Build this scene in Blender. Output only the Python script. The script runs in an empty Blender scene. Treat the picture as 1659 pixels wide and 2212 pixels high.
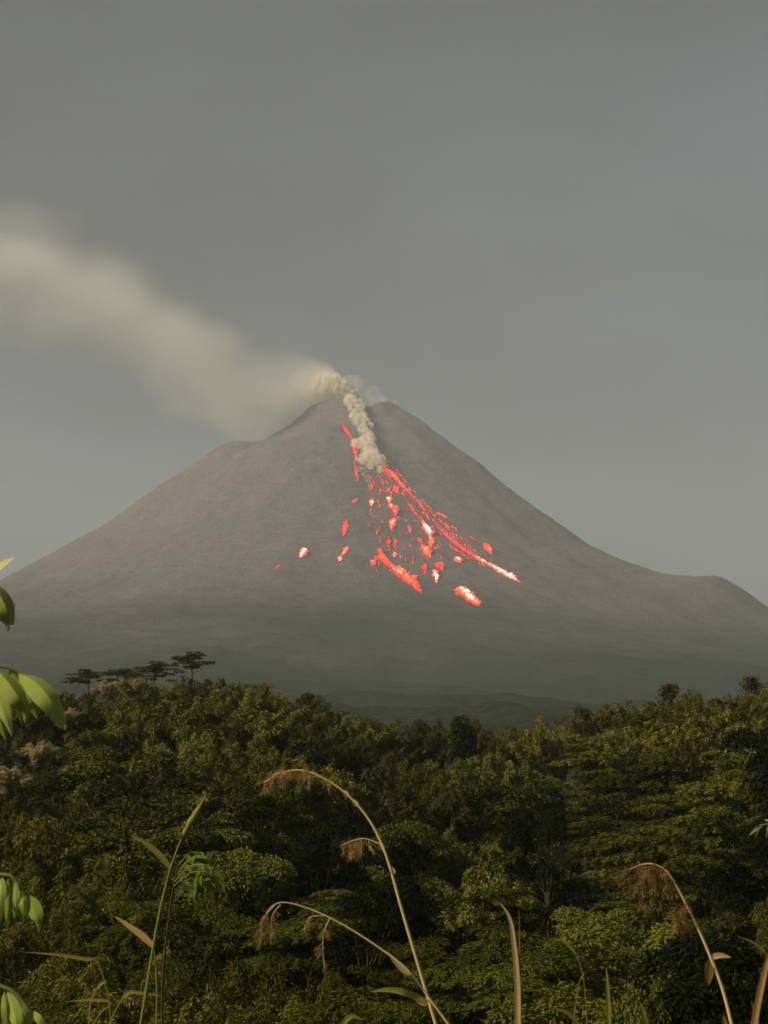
import bpy, bmesh, math, random
import numpy as np
from mathutils import Vector, Matrix

# ------------------------------------------------------------------ camera, sky, sun, exposure
F = 3175.0                       # focal length in units of a 1659 x 2212 picture
CU, CV = 829.5, 1106.0
PITCH = math.radians(9.65)
SUN_EL, SUN_AZ = math.radians(34), math.radians(247)   # azimuth clockwise from +Y
scene = bpy.context.scene
col = scene.collection

cam_data = bpy.data.cameras.new('camera')
cam = bpy.data.objects.new('camera', cam_data)
col.objects.link(cam)
cam_data.sensor_fit = 'VERTICAL'
cam_data.sensor_height = 24
cam_data.lens = 24 * F / 2212.0
cam_data.clip_start = 0.05
cam_data.clip_end = 80000
cam.location = (0, 0, 0)
cam.rotation_euler = (math.radians(90) + PITCH, 0, 0)
scene.camera = cam
cam_data.dof.use_dof = True
cam_data.dof.focus_distance = 300
cam_data.dof.aperture_fstop = 17

sun_dir = Vector((math.sin(SUN_AZ) * math.cos(SUN_EL), math.cos(SUN_AZ) * math.cos(SUN_EL), math.sin(SUN_EL)))
sd = bpy.data.lights.new('sun', 'SUN')
sd.energy = 5.0
sd.angle = math.radians(0.5)
sd.color = (1.0, 0.88, 0.64)
sun = bpy.data.objects.new('sun', sd)
col.objects.link(sun)
sun.rotation_euler = sun_dir.to_track_quat('Z', 'Y').to_euler()

world = bpy.data.worlds.new('World')
scene.world = world
world.use_nodes = True
wn, wl = world.node_tree.nodes, world.node_tree.links
wn.clear()
w_out = wn.new('ShaderNodeOutputWorld')
w_bg = wn.new('ShaderNodeBackground')
w_bg.inputs['Strength'].default_value = 0.034
w_sky = wn.new('ShaderNodeTexSky')
w_sky.sky_type = 'NISHITA'
w_sky.sun_disc = False
w_sky.sun_elevation = SUN_EL
w_sky.sun_rotation = SUN_AZ
w_sky.air_density = 1.0
w_sky.dust_density = 4.0
w_bw = wn.new('ShaderNodeRGBToBW')
w_tc = wn.new('ShaderNodeTexCoord')
w_map = wn.new('ShaderNodeMapping')
w_map.inputs['Scale'].default_value = (2.2, 2.2, 6.5)
w_map.inputs['Rotation'].default_value = (0.0, math.radians(12), 0.0)
w_noise = wn.new('ShaderNodeTexNoise')
w_noise.inputs['Scale'].default_value = 1.3
w_noise.inputs['Detail'].default_value = 4
w_noise.inputs['Roughness'].default_value = 0.5
w_rng = wn.new('ShaderNodeMapRange')
w_rng.inputs['From Min'].default_value = 0.3
w_rng.inputs['From Max'].default_value = 0.7
w_rng.inputs['To Min'].default_value = 0.5
w_rng.inputs['To Max'].default_value = 1.62
w_mix = wn.new('ShaderNodeMix')
w_mix.data_type = 'RGBA'
w_mix.inputs['Factor'].default_value = 0.9
w_tint = wn.new('ShaderNodeMix')
w_tint.data_type = 'RGBA'
w_tint.blend_type = 'MULTIPLY'
w_tint.inputs['Factor'].default_value = 1.0
w_tint.inputs['B'].default_value = (0.92, 0.965, 1.26, 1)
w_cl = wn.new('ShaderNodeVectorMath')
w_cl.operation = 'SCALE'
wl.new(w_sky.outputs['Color'], w_bw.inputs['Color'])
wl.new(w_sky.outputs['Color'], w_mix.inputs['A'])
wl.new(w_bw.outputs['Val'], w_mix.inputs['B'])
wl.new(w_mix.outputs['Result'], w_tint.inputs['A'])
wl.new(w_tc.outputs['Generated'], w_map.inputs['Vector'])
wl.new(w_map.outputs['Vector'], w_noise.inputs['Vector'])
wl.new(w_noise.outputs['Fac'], w_rng.inputs['Value'])
wl.new(w_tint.outputs['Result'], w_cl.inputs[0])
wl.new(w_rng.outputs['Result'], w_cl.inputs['Scale'])
wl.new(w_cl.outputs['Vector'], w_bg.inputs['Color'])
wl.new(w_bg.outputs['Background'], w_out.inputs['Surface'])

scene.view_settings.view_transform = 'Standard'
scene.view_settings.look = 'None'
scene.view_settings.exposure = 0.25
scene.view_settings.gamma = 1.0
scene.view_settings.use_curve_mapping = False
scene.render.engine = 'CYCLES'
cy = scene.cycles
cy.use_denoising = True
cy.max_bounces = 10
cy.diffuse_bounces = 1
cy.glossy_bounces = 1
cy.transmission_bounces = 2
cy.volume_bounces = 9
cy.transparent_max_bounces = 8
cy.volume_step_rate = 0.3
cy.volume_max_steps = 256
cy.sample_clamp_indirect = 3.0

# ------------------------------------------------------------------ helpers
rs = np.random.RandomState(11)
rng = random.Random(5)
cp, sp = math.cos(PITCH), math.sin(PITCH)

def at(u, v, Y):
    """point at forward distance Y (metres along +Y) seen at u, v of the 1659 x 2212 picture"""
    cx, cy_ = (u - CU) / F, -(v - CV) / F
    d = Vector((cx, cp - sp * cy_, sp + cp * cy_))
    return d * (Y / d.y)

def elev_z(v, Y):
    return at(CU, v, Y).z

def tag(o, label=None, cat=None, group=None, kind=None):
    if label: o['label'] = label
    if cat: o['category'] = cat
    if group: o['group'] = group
    if kind: o['kind'] = kind
    return o

def link(name, me, mat=None, parent=None):
    o = bpy.data.objects.new(name, me)
    col.objects.link(o)
    if mat is not None and len(me.materials) == 0:
        me.materials.append(mat)
    if parent is not None:
        o.parent = parent
    return o

def empty(name, loc):
    o = bpy.data.objects.new(name, None)
    o.empty_display_size = 0.2
    o.location = loc
    col.objects.link(o)
    return o

def mesh_np(name, verts, faces, smooth=False, face_attr=None, vert_attr=None):
    """verts (n,3); faces list of equal-size index rows"""
    verts = np.asarray(verts, np.float32)
    faces = np.asarray(faces, np.int32)
    me = bpy.data.meshes.new(name)
    k = faces.shape[1]
    me.vertices.add(len(verts))
    me.vertices.foreach_set('co', verts.ravel())
    me.loops.add(faces.size)
    me.loops.foreach_set('vertex_index', faces.ravel())
    me.polygons.add(len(faces))
    me.polygons.foreach_set('loop_start', np.arange(0, faces.size, k, dtype=np.int32))
    me.polygons.foreach_set('loop_total', np.full(len(faces), k, np.int32))
    if smooth:
        me.polygons.foreach_set('use_smooth', np.ones(len(faces), bool))
    me.update(calc_edges=True)
    if face_attr is not None:
        a = me.attributes.new('tone', 'FLOAT', 'FACE')
        a.data.foreach_set('value', np.asarray(face_attr, np.float32))
    if vert_attr is not None:
        a = me.attributes.new('glow', 'FLOAT', 'POINT')
        a.data.foreach_set('value', np.asarray(vert_attr, np.float32))
    return me

def vnoise(x, y, seed, n=256):
    g = np.random.RandomState(seed).rand(n, n)
    xi, yi = np.floor(x).astype(int), np.floor(y).astype(int)
    fx, fy = x - xi, y - yi
    fx, fy = fx * fx * (3 - 2 * fx), fy * fy * (3 - 2 * fy)
    a = g[xi % n, yi % n]; b = g[(xi + 1) % n, yi % n]
    c = g[xi % n, (yi + 1) % n]; d = g[(xi + 1) % n, (yi + 1) % n]
    return (a * (1 - fx) + b * fx) * (1 - fy) + (c * (1 - fx) + d * fx) * fy - 0.5

def fbm(x, y, seed, octs=4, gain=0.5):
    s, a = 0.0, 1.0
    for i in range(octs):
        s = s + a * vnoise(x * 2 ** i + 17.3 * i, y * 2 ** i + 5.1 * i, seed + i)
        a *= gain
    return s

def sstep(a, b, x):
    t = np.clip((x - a) / (b - a), 0, 1)
    return t * t * (3 - 2 * t)

# ------------------------------------------------------------------ materials
def new_mat(name):
    m = bpy.data.materials.new(name)
    m.use_nodes = True
    m.node_tree.nodes.clear()
    return m, m.node_tree.nodes, m.node_tree.links

def leaf_mat(name, base, trans=0.2, var=0.6, objcol=True, gloss=0.0, hue=None):
    m, n, l = new_mat(name)
    out = n.new('ShaderNodeOutputMaterial')
    dif = n.new('ShaderNodeBsdfDiffuse')
    tr = n.new('ShaderNodeBsdfTranslucent')
    mix = n.new('ShaderNodeMixShader')
    mix.inputs['Fac'].default_value = trans
    at_ = n.new('ShaderNodeAttribute'); at_.attribute_name = 'tone'
    rngn = n.new('ShaderNodeMapRange')
    rngn.inputs['To Min'].default_value = 1 - var
    rngn.inputs['To Max'].default_value = 1 + var
    l.new(at_.outputs['Fac'], rngn.inputs['Value'])
    rgb = n.new('ShaderNodeMix'); rgb.data_type = 'RGBA'; rgb.blend_type = 'MIX'
    rgb.inputs['A'].default_value = (*base, 1)
    h = hue or (base[0] * 1.35, base[1] * 1.02, base[2] * 0.9)
    rgb.inputs['B'].default_value = (*h, 1)
    l.new(at_.outputs['Fac'], rgb.inputs['Factor'])
    sc = n.new('ShaderNodeVectorMath'); sc.operation = 'SCALE'
    l.new(rgb.outputs['Result'], sc.inputs[0])
    l.new(rngn.outputs['Result'], sc.inputs['Scale'])
    last = sc.outputs['Vector']
    if objcol:
        oi = n.new('ShaderNodeObjectInfo')
        mu = n.new('ShaderNodeVectorMath'); mu.operation = 'MULTIPLY'
        l.new(last, mu.inputs[0]); l.new(oi.outputs['Color'], mu.inputs[1])
        last = mu.outputs['Vector']
    l.new(last, dif.inputs['Color']); l.new(last, tr.inputs['Color'])
    l.new(dif.outputs[0], mix.inputs[1]); l.new(tr.outputs[0], mix.inputs[2])
    sh = mix.outputs[0]
    if gloss > 0:
        gl = n.new('ShaderNodeBsdfGlossy'); gl.inputs['Roughness'].default_value = 0.45
        m2 = n.new('ShaderNodeMixShader'); m2.inputs['Fac'].default_value = gloss
        l.new(sh, m2.inputs[1]); l.new(gl.outputs[0], m2.inputs[2]); sh = m2.outputs[0]
    l.new(sh, out.inputs['Surface'])
    return m

def noise_mat(name, c1, c2, scale, rough=0.9, bump=0.0):
    m, n, l = new_mat(name)
    out = n.new('ShaderNodeOutputMaterial')
    p = n.new('ShaderNodeBsdfPrincipled')
    p.inputs['Roughness'].default_value = rough
    p.inputs['Specular IOR Level'].default_value = 0.0
    tc = n.new('ShaderNodeTexCoord')
    no = n.new('ShaderNodeTexNoise'); no.inputs['Scale'].default_value = scale; no.inputs['Detail'].default_value = 5
    mx = n.new('ShaderNodeMix'); mx.data_type = 'RGBA'
    mx.inputs['A'].default_value = (*c1, 1); mx.inputs['B'].default_value = (*c2, 1)
    l.new(tc.outputs['Object'], no.inputs['Vector']); l.new(no.outputs['Fac'], mx.inputs['Factor'])
    l.new(mx.outputs['Result'], p.inputs['Base Color'])
    if bump:
        b = n.new('ShaderNodeBump'); b.inputs['Strength'].default_value = bump
        l.new(no.outputs['Fac'], b.inputs['Height']); l.new(b.outputs[0], p.inputs['Normal'])
    l.new(p.outputs[0], out.inputs['Surface'])
    return m

M = {}
M['bamboo'] = leaf_mat('bamboo_leaves', (0.108, 0.117, 0.019), hue=(0.132, 0.126, 0.020))
M['broad'] = leaf_mat('broad_leaves', (0.084, 0.102, 0.018), hue=(0.122, 0.120, 0.018))
M['layer'] = leaf_mat('feathery_leaves', (0.086, 0.105, 0.015), hue=(0.125, 0.124, 0.016))
M['dark'] = leaf_mat('dark_leaves', (0.022, 0.030, 0.011), trans=0.2, hue=(0.028, 0.036, 0.012))  # dark trees' own leaf colour, also used to paint shaded hollows
M['yellow'] = leaf_mat('yellow_leaves', (0.10, 0.10, 0.012), hue=(0.16, 0.15, 0.015))
M['dry'] = leaf_mat('dry_leaves', (0.38, 0.31, 0.14), hue=(0.48, 0.39, 0.19))
M['bark'] = noise_mat('bark', (0.05, 0.038, 0.022), (0.09, 0.068, 0.04), 3.0, bump=0.4)
M['culm'] = noise_mat('bamboo_culm', (0.10, 0.09, 0.035), (0.16, 0.13, 0.05), 2.0)
M['soil'] = noise_mat('forest_floor', (0.010, 0.010, 0.005), (0.022, 0.020, 0.009), 0.4, bump=0.5)
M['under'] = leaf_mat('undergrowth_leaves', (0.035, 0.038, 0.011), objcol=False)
M['fresh'] = leaf_mat('fresh_leaf', (0.38, 0.42, 0.10), trans=0.4, var=0.15, objcol=True, gloss=0.0, hue=(0.44, 0.46, 0.13))
M['twig'] = noise_mat('green_twig', (0.14, 0.15, 0.04), (0.24, 0.22, 0.07), 30)
M['straw'] = noise_mat('straw', (0.52, 0.36, 0.13), (0.74, 0.55, 0.24), 40)
M['greenstem'] = noise_mat('green_stem', (0.17, 0.17, 0.04), (0.27, 0.24, 0.06), 40)
M['blade_green'] = leaf_mat('grass_blade', (0.22, 0.23, 0.05), trans=0.3, var=0.1, objcol=True)
M['blade_dry'] = leaf_mat('dry_blade', (0.50, 0.34, 0.14), trans=0.25, var=0.1, objcol=True, hue=(0.6, 0.42, 0.18))
M['spike'] = leaf_mat('seed_spikelets', (0.40, 0.25, 0.09), trans=0.4, var=0.35, objcol=True, hue=(0.55, 0.36, 0.15))

# volcano surface: ash above, forest below
def volcano_mat():
    m, n, l = new_mat('volcano_ash')
    out = n.new('ShaderNodeOutputMaterial')
    d = n.new('ShaderNodeBsdfDiffuse')
    geo = n.new('ShaderNodeNewGeometry')
    sep = n.new('ShaderNodeSeparateXYZ')
    l.new(geo.outputs['Position'], sep.inputs[0])
    big = n.new('ShaderNodeTexNoise'); big.inputs['Scale'].default_value = 0.0016; big.inputs['Detail'].default_value = 5
    l.new(geo.outputs['Position'], big.inputs['Vector'])
    fine = n.new('ShaderNodeTexNoise'); fine.inputs['Scale'].default_value = 0.03; fine.inputs['Detail'].default_value = 7
    fine.inputs['Roughness'].default_value = 0.8
    l.new(geo.outputs['Position'], fine.inputs['Vector'])
    ma = n.new('ShaderNodeMath'); ma.operation = 'MULTIPLY_ADD'
    l.new(big.outputs['Fac'], ma.inputs[0]); ma.inputs[1].default_value = 700; l.new(sep.outputs['Z'], ma.inputs[2])
    r = n.new('ShaderNodeMapRange'); r.interpolation_type = 'SMOOTHSTEP'
    r.inputs['From Min'].default_value = 560; r.inputs['From Max'].default_value = 1230
    l.new(ma.outputs[0], r.inputs['Value'])
    ash = n.new('ShaderNodeMix'); ash.data_type = 'RGBA'
    ash.inputs['A'].default_value = (0.072, 0.061, 0.060, 1); ash.inputs['B'].default_value = (0.214, 0.176, 0.162, 1)
    grain = n.new('ShaderNodeMapRange'); grain.inputs['From Min'].default_value = 0.3; grain.inputs['From Max'].default_value = 0.7
    speck = n.new('ShaderNodeTexNoise'); speck.inputs['Scale'].default_value = 0.11; speck.inputs['Detail'].default_value = 2
    l.new(geo.outputs['Position'], speck.inputs['Vector'])
    mixg = n.new('ShaderNodeMath'); mixg.operation = 'MULTIPLY_ADD'; mixg.inputs[1].default_value = 0.9
    half = n.new('ShaderNodeMath'); half.operation = 'MULTIPLY_ADD'; half.inputs[1].default_value = 0.55; half.inputs[2].default_value = -0.225
    l.new(fine.outputs['Fac'], half.inputs[0]); l.new(speck.outputs['Fac'], mixg.inputs[0]); l.new(half.outputs[0], mixg.inputs[2])
    l.new(mixg.outputs[0], grain.inputs['Value']); l.new(grain.outputs['Result'], ash.inputs['Factor'])
    veg = n.new('ShaderNodeMix'); veg.data_type = 'RGBA'
    veg.inputs['A'].default_value = (0.004, 0.006, 0.003, 1); veg.inputs['B'].default_value = (0.036, 0.041, 0.016, 1)
    l.new(grain.outputs['Result'], veg.inputs['Factor'])
    mx = n.new('ShaderNodeMix'); mx.data_type = 'RGBA'
    l.new(r.outputs['Result'], mx.inputs['Factor']); l.new(veg.outputs['Result'], mx.inputs['A']); l.new(ash.outputs['Result'], mx.inputs['B'])
    last = mx.outputs['Result']
    for nm, rad, amt in (('rock_a', 75, 0.75), ('rock_b', 210, 0.45)):
        ds = n.new('ShaderNodeVectorMath'); ds.operation = 'DISTANCE'; ds.name = nm
        l.new(geo.outputs['Position'], ds.inputs[0])
        ad = n.new('ShaderNodeMath'); ad.operation = 'MULTIPLY_ADD'
        l.new(fine.outputs['Fac'], ad.inputs[0]); ad.inputs[1].default_value = -rad * 0.8; l.new(ds.outputs['Value'], ad.inputs[2])
        mr = n.new('ShaderNodeMapRange'); mr.interpolation_type = 'SMOOTHSTEP'
        mr.inputs['From Min'].default_value = rad * 0.6; mr.inputs['From Max'].default_value = -rad * 0.2
        mr.inputs['To Max'].default_value = amt
        l.new(ad.outputs[0], mr.inputs['Value'])
        m2 = n.new('ShaderNodeMix'); m2.data_type = 'RGBA'; m2.inputs['B'].default_value = (0.085, 0.068, 0.062, 1)
        l.new(mr.outputs['Result'], m2.inputs['Factor']); l.new(last, m2.inputs['A']); last = m2.outputs['Result']
    l.new(last, d.inputs['Color'])
    b = n.new('ShaderNodeBump'); b.inputs['Strength'].default_value = 0.4; b.inputs['Distance'].default_value = 10
    l.new(fine.outputs['Fac'], b.inputs['Height']); l.new(b.outputs[0], d.inputs['Normal'])
    l.new(d.outputs[0], out.inputs['Surface'])
    return m
M['volcano'] = volcano_mat()

def lava_mat():
    m, n, l = new_mat('glowing_lava')
    out = n.new('ShaderNodeOutputMaterial')
    em = n.new('ShaderNodeEmission')
    a = n.new('ShaderNodeAttribute'); a.attribute_name = 'glow'
    tc = n.new('ShaderNodeTexCoord')
    no = n.new('ShaderNodeTexNoise'); no.inputs['Scale'].default_value = 0.09; no.inputs['Detail'].default_value = 4
    geo = n.new('ShaderNodeNewGeometry')
    l.new(geo.outputs['Position'], no.inputs['Vector'])
    ma = n.new('ShaderNodeMath'); ma.operation = 'MULTIPLY_ADD'
    l.new(no.outputs['Fac'], ma.inputs[0]); ma.inputs[1].default_value = 1.1
    sub = n.new('ShaderNodeMath'); sub.operation = 'SUBTRACT'
    l.new(a.outputs['Fac'], sub.inputs[0]); sub.inputs[1].default_value = 0.84
    l.new(sub.outputs[0], ma.inputs[2])
    cr = n.new('ShaderNodeValToRGB')
    e = cr.color_ramp.elements
    e[0].position = 0.0; e[0].color = (0.04, 0.002, 0.001, 1)
    e[1].position = 0.92; e[1].color = (1.0, 0.50, 0.38, 1)
    x = cr.color_ramp.elements.new(0.22); x.color = (0.18, 0.004, 0.002, 1)
    x = cr.color_ramp.elements.new(0.48); x.color = (0.46, 0.010, 0.003, 1)
    x = cr.color_ramp.elements.new(0.72); x.color = (0.85, 0.075, 0.018, 1)
    l.new(ma.outputs[0], cr.inputs['Fac'])
    l.new(cr.outputs['Color'], em.inputs['Color'])
    em.inputs['Strength'].default_value = 4.2
    l.new(em.outputs[0], out.inputs['Surface'])
    return m
M['lava'] = lava_mat()

# ------------------------------------------------------------------ volcano
Y0 = 7000.0
AX = at(765, 875, Y0).x
K = Y0 / F
# profile control points (picture units at the axis distance), solved so that the rendered skyline follows the photograph
left_px = [(765, 912), (745, 910), (705, 886), (668, 882), (640, 912), (605, 947), (575, 963), (545, 978), (490, 981), (460, 992), (400, 1040),
           (320, 1091), (230, 1163), (110, 1230), (0, 1297)]
right_px = [(765, 912), (790, 905), (815, 890), (855, 879), (890, 914), (960, 966), (1050, 1034), (1130, 1103), (1220, 1172), (1300, 1234),
            (1390, 1274), (1450, 1288), (1550, 1286), (1600, 1315), (1659, 1365)]
front_px = right_px[:11] + [(1450, 1308), (1550, 1352), (1659, 1397)]

def profile(px):
    r = np.array([abs(at(u, v, Y0).x - AX) for u, v in px])
    z = np.array([at(u, v, Y0).z for u, v in px])
    r1, z1 = r[-1], z[-1]
    k = 1800.0
    re = r1 + np.linspace(60, 6500, 90)
    ze = (z1 + 60) * np.exp(-(re - r1) / k) - 60
    rr, zz = np.concatenate([r, re]), np.concatenate([z, ze])
    g = np.arange(0, rr[-1], 8.0)
    zi = np.interp(g, rr, zz)
    ker = np.hanning(11); ker /= ker.sum()
    zp = np.pad(zi, 5, mode='edge')
    zs = np.convolve(zp, ker, mode='valid')
    return g, zs
PL, PR, PF = profile(left_px), profile(right_px), profile(front_px)

def ring_noise(th, k, seed, tw):
    a = (th / (2 * np.pi)) * k
    g = np.random.RandomState(seed).rand(k)
    a = a + tw
    i = np.floor(a).astype(int); f = a - i; f = f * f * (3 - 2 * f)
    return g[i % k] * (1 - f) + g[(i + 1) % k] * f - 0.5

def volcano_h(x, y):
    x, y = np.asarray(x, float), np.asarray(y, float)
    dx, dy = x - AX, y - Y0
    r = np.hypot(dx, dy) + 1e-6
    c = dx / r
    th = np.arctan2(dx, -dy)          # 0 = towards the camera, + = right
    hL, hR = np.interp(r, *PL), np.interp(r, *PR)
    hF = np.interp(r, *PF)
    s = sstep(0.72, 0.96, np.abs(c))
    wR = sstep(-0.3, 0.3, c)
    side = hL * (1 - wR) + hR * wR
    fr = 0.5 * hF + 0.5 * (hL * (1 - wR) + hF * wR)
    h = fr * (1 - s) + side * s
    edge = 1 - sstep(0.9, 0.985, np.abs(c)) * 0.75
    tw = 0.35 * fbm(x / 900, y / 900, 40, 3)
    amp = 26 * sstep(120, 1500, r) * (1 - 0.5 * sstep(3000, 5500, r)) * edge
    h = h + amp * (ring_noise(th, 23, 3, tw) * 0.9 + ring_noise(th, 57, 4, tw * 2) * 0.5)
    h = h + 55 * sstep(1700, 3600, r) * fbm(x / 520, y / 520, 60, 5, 0.6) + 14 * edge * sstep(60, 500, r) * fbm(x / 120, y / 120, 70, 4, 0.6)
    # gully the rockfalls run down
    g = np.exp(-((th - math.radians(21)) / (math.radians(9) + 22 / r)) ** 2)
    h = h - 34 * g * sstep(25, 110, r) * (1 - sstep(500, 1300, r))
    # dark-sided rib in front of the right skyline
    g2 = np.exp(-((th - math.radians(58)) / math.radians(9)) ** 2)
    h = h + 36 * g2 * sstep(120, 350, r) * (1 - sstep(1100, 2200, r))
    # rib in front of the left shoulder
    g3 = np.exp(-((th + math.radians(62)) / math.radians(10)) ** 2)
    h = h + 10 * g3 * sstep(150, 400, r) * (1 - sstep(800, 1600, r))
    return h

gx = np.concatenate([np.linspace(-6500, -2300, 60)[:-1], np.linspace(-2300, 2300, 330), np.linspace(2300, 6500, 60)[1:]])
gy = np.concatenate([np.linspace(900, 3500, 130)[:-1], np.linspace(3500, 7400, 260), np.linspace(7400, 12500, 70)[1:]])
X, Yg = np.meshgrid(gx, gy)
Z = volcano_h(X, Yg)
Z = np.maximum(Z, -58)
nx, ny = len(gx), len(gy)
idx = np.arange(nx * ny).reshape(ny, nx)
fcs = np.stack([idx[:-1, :-1], idx[:-1, 1:], idx[1:, 1:], idx[1:, :-1]], -1).reshape(-1, 4)
volcano = link('volcano', mesh_np('volcano', np.stack([X, Yg, Z], -1).reshape(-1, 3), fcs, smooth=True), M['volcano'])
tag(volcano, kind='structure')

# ------------------------------------------------------------------ near ground: camera hill, valley, forest slope, far plain
sky_u = [-500, 0, 100, 180, 330, 450, 560, 640, 670, 760, 880, 1000, 1100, 1200, 1300, 1400, 1500, 1600, 1659, 2150]
sky_v = [1470, 1485, 1490, 1500, 1468, 1466, 1478, 1490, 1528, 1545, 1565, 1562, 1574, 1562, 1530, 1505, 1500, 1500, 1490, 1490]
def sky_line(u): return np.interp(u, sky_u, sky_v)
def sky_smooth(u):
    return sum(np.interp(u + d, sky_u, sky_v) for d in (-160, -80, 0, 80, 160)) / 5.0
ROW_Y = [250, 215, 185, 160, 138, 118, 101, 87, 75]
ROW_O = [0, 55, 118, 188, 266, 350, 440, 535, 630]
TREE_H = 13.0
def v_to_z(v, y):
    cy_ = -(v - CV) / F
    return (sp + cp * cy_) / (cp - sp * cy_) * y
def ground_h(x, y):
    x, y = np.asarray(x, float), np.asarray(y, float)
    ys = np.clip(y, 75, 250)
    u = np.clip(x / ys * F * 0.995 + CU, -500, 2150)
    off = np.interp(ys, ROW_Y[::-1], ROW_O[::-1])
    zs = v_to_z(sky_smooth(u) + off, ys) - TREE_H
    t = sstep(3, 75, y)
    near = -1.65 * (1 - t) + zs * t
    far = zs + (-58 - zs) * sstep(255, 480, y)
    z = np.where(y < 75, near, np.where(y > 250, far, zs))
    z = np.where(y < 3, -1.65 + 0.0 * y, z)
    z = z + 0.5 * fbm(x / 14, y / 14, 90, 3) * sstep(8, 40, y) * (1 - sstep(400, 600, y))
    return z
axn = np.concatenate([-np.geomspace(15000, 150, 40), np.linspace(-140, 140, 113), np.geomspace(150, 15000, 40)])
ayn = np.concatenate([np.linspace(-5000, -20, 12), np.linspace(-15, 300, 106), np.geomspace(306, 18500, 50)])
X, Yg = np.meshgrid(axn, ayn)
Z = ground_h(X, Yg)
nx, ny = len(axn), len(ayn)
idx = np.arange(nx * ny).reshape(ny, nx)
fcs = np.stack([idx[:-1, :-1], idx[:-1, 1:], idx[1:, 1:], idx[1:, :-1]], -1).reshape(-1, 4)
ground = link('ground', mesh_np('ground', np.stack([X, Yg, Z], -1).reshape(-1, 3), fcs, smooth=True), M['soil'])
tag(ground, kind='structure')

# ------------------------------------------------------------------ trees
def leaf_quads(P, D, N, L, W):
    """diamond leaves: base point P, direction D, plane normal hint N"""
    D = D / (np.linalg.norm(D, axis=1, keepdims=True) + 1e-9)
    S = np.cross(D, N); S /= (np.linalg.norm(S, axis=1, keepdims=True) + 1e-9)
    L = np.asarray(L).reshape(-1, 1); W = np.asarray(W).reshape(-1, 1)
    v0 = P; v1 = P + D * L * 0.45 + S * W * 0.5; v2 = P + D * L; v3 = P + D * L * 0.45 - S * W * 0.5
    v2 = v2 - np.array([0, 0, 1.0]) * L * 0.12
    V = np.stack([v0, v1, v2, v3], 1).reshape(-1, 3)
    return V, np.arange(len(V)).reshape(-1, 4)

def leaves(name, parts, R):
    V, Fc, T = [], [], []
    o = 0
    for P, D, N, L, W in parts:
        v, f = leaf_quads(P, D, N, L, W)
        V.append(v); Fc.append(f + o); o += len(v)
        base = R.rand() * 0.45
        T.append(np.clip(base + R.rand(len(f)) * 0.55, 0, 1))
    return mesh_np(name, np.concatenate(V), np.concatenate(Fc), face_attr=np.concatenate(T))

def tubes(name, paths, sides=6):
    """paths: list of (points (n,3), radii (n,))"""
    V, Fc, o = [], [], 0
    for pts, rad in paths:
        pts = np.asarray(pts, float); rad = np.asarray(rad, float)
        n = len(pts)
        tan = np.gradient(pts, axis=0)
        tan /= np.linalg.norm(tan, axis=1, keepdims=True) + 1e-9
        ref = np.array([0.31, 0.87, 0.38])
        a = np.cross(tan, ref); a /= np.linalg.norm(a, axis=1, keepdims=True) + 1e-9
        b = np.cross(tan, a)
        ang = np.linspace(0, 2 * np.pi, sides, endpoint=False)
        ring = pts[:, None] + rad[:, None, None] * (np.cos(ang)[None, :, None] * a[:, None] + np.sin(ang)[None, :, None] * b[:, None])
        V.append(ring.reshape(-1, 3))
        i = np.arange(n * sides).reshape(n, sides)
        j = np.roll(i, -1, axis=1)
        Fc.append(np.stack([i[:-1], j[:-1], j[1:], i[1:]], -1).reshape(-1, 4) + o)
        o += n * sides
    return mesh_np(name, np.concatenate(V), np.concatenate(Fc), smooth=True)

def rdir(R, n):
    d = R.normal(size=(n, 3)); return d / np.linalg.norm(d, axis=1, keepdims=True)

UP = np.array([0, 0, 1.0])

def sp_bamboo(seed, dense=1.0, lf=1.0):
    """clump about 13 m tall and 9 m wide; many arching culms whose leafy tops nod outwards"""
    R = np.random.RandomState(seed)
    parts, paths = [], []
    nc = 34
    for i in range(nc):
        a = R.rand() * 6.283; reach = 5.0 * math.sqrt(R.rand()); base = R.uniform(0, 0.9)
        H = 13 * R.uniform(0.9, 1.0) * (1 - 0.3 * (reach / 5.0) ** 2)
        t = np.linspace(0, 1, 14)
        rad = base + reach * t ** 1.7
        z = H * t - 0.9 * reach * np.maximum(t - 0.6, 0) ** 1.5
        sway = R.normal() * 0.6 * t ** 2
        pts = np.stack([np.cos(a) * rad - np.sin(a) * sway, np.sin(a) * rad + np.cos(a) * sway, z], 1)
        paths.append((pts, 0.05 * (1 - 0.85 * t)))
        n = int(640 * dense)
        tt = 0.15 + 0.85 * R.rand(n) ** 0.7
        P = np.stack([np.interp(tt, t, pts[:, k]) for k in range(3)], 1)
        ns = 30
        sd_ = rdir(R, ns) * np.array([1, 1, 0.3]) * R.uniform(0.4, 1.5, (ns, 1))
        si = np.minimum((tt * ns).astype(int), ns - 1)
        f = R.rand(n, 1) ** 0.6
        P = P + sd_[si] * f * (1.25 - 0.6 * tt[:, None]) + np.array([0, 0, -0.55]) * f ** 2 + R.normal(size=(n, 3)) * 0.12
        D = sd_[si] * 0.8 + R.normal(size=(n, 3)) * 0.45 + np.array([np.cos(a) * 0.4, np.sin(a) * 0.4, -0.5])
        parts.append((P, D, UP + R.normal(size=(n, 3)) * 0.5, R.uniform(0.28, 0.6, n) * lf, R.uniform(0.08, 0.14, n) * lf))
    return tubes('culms', paths, 5), leaves('crown', parts, R)

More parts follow.
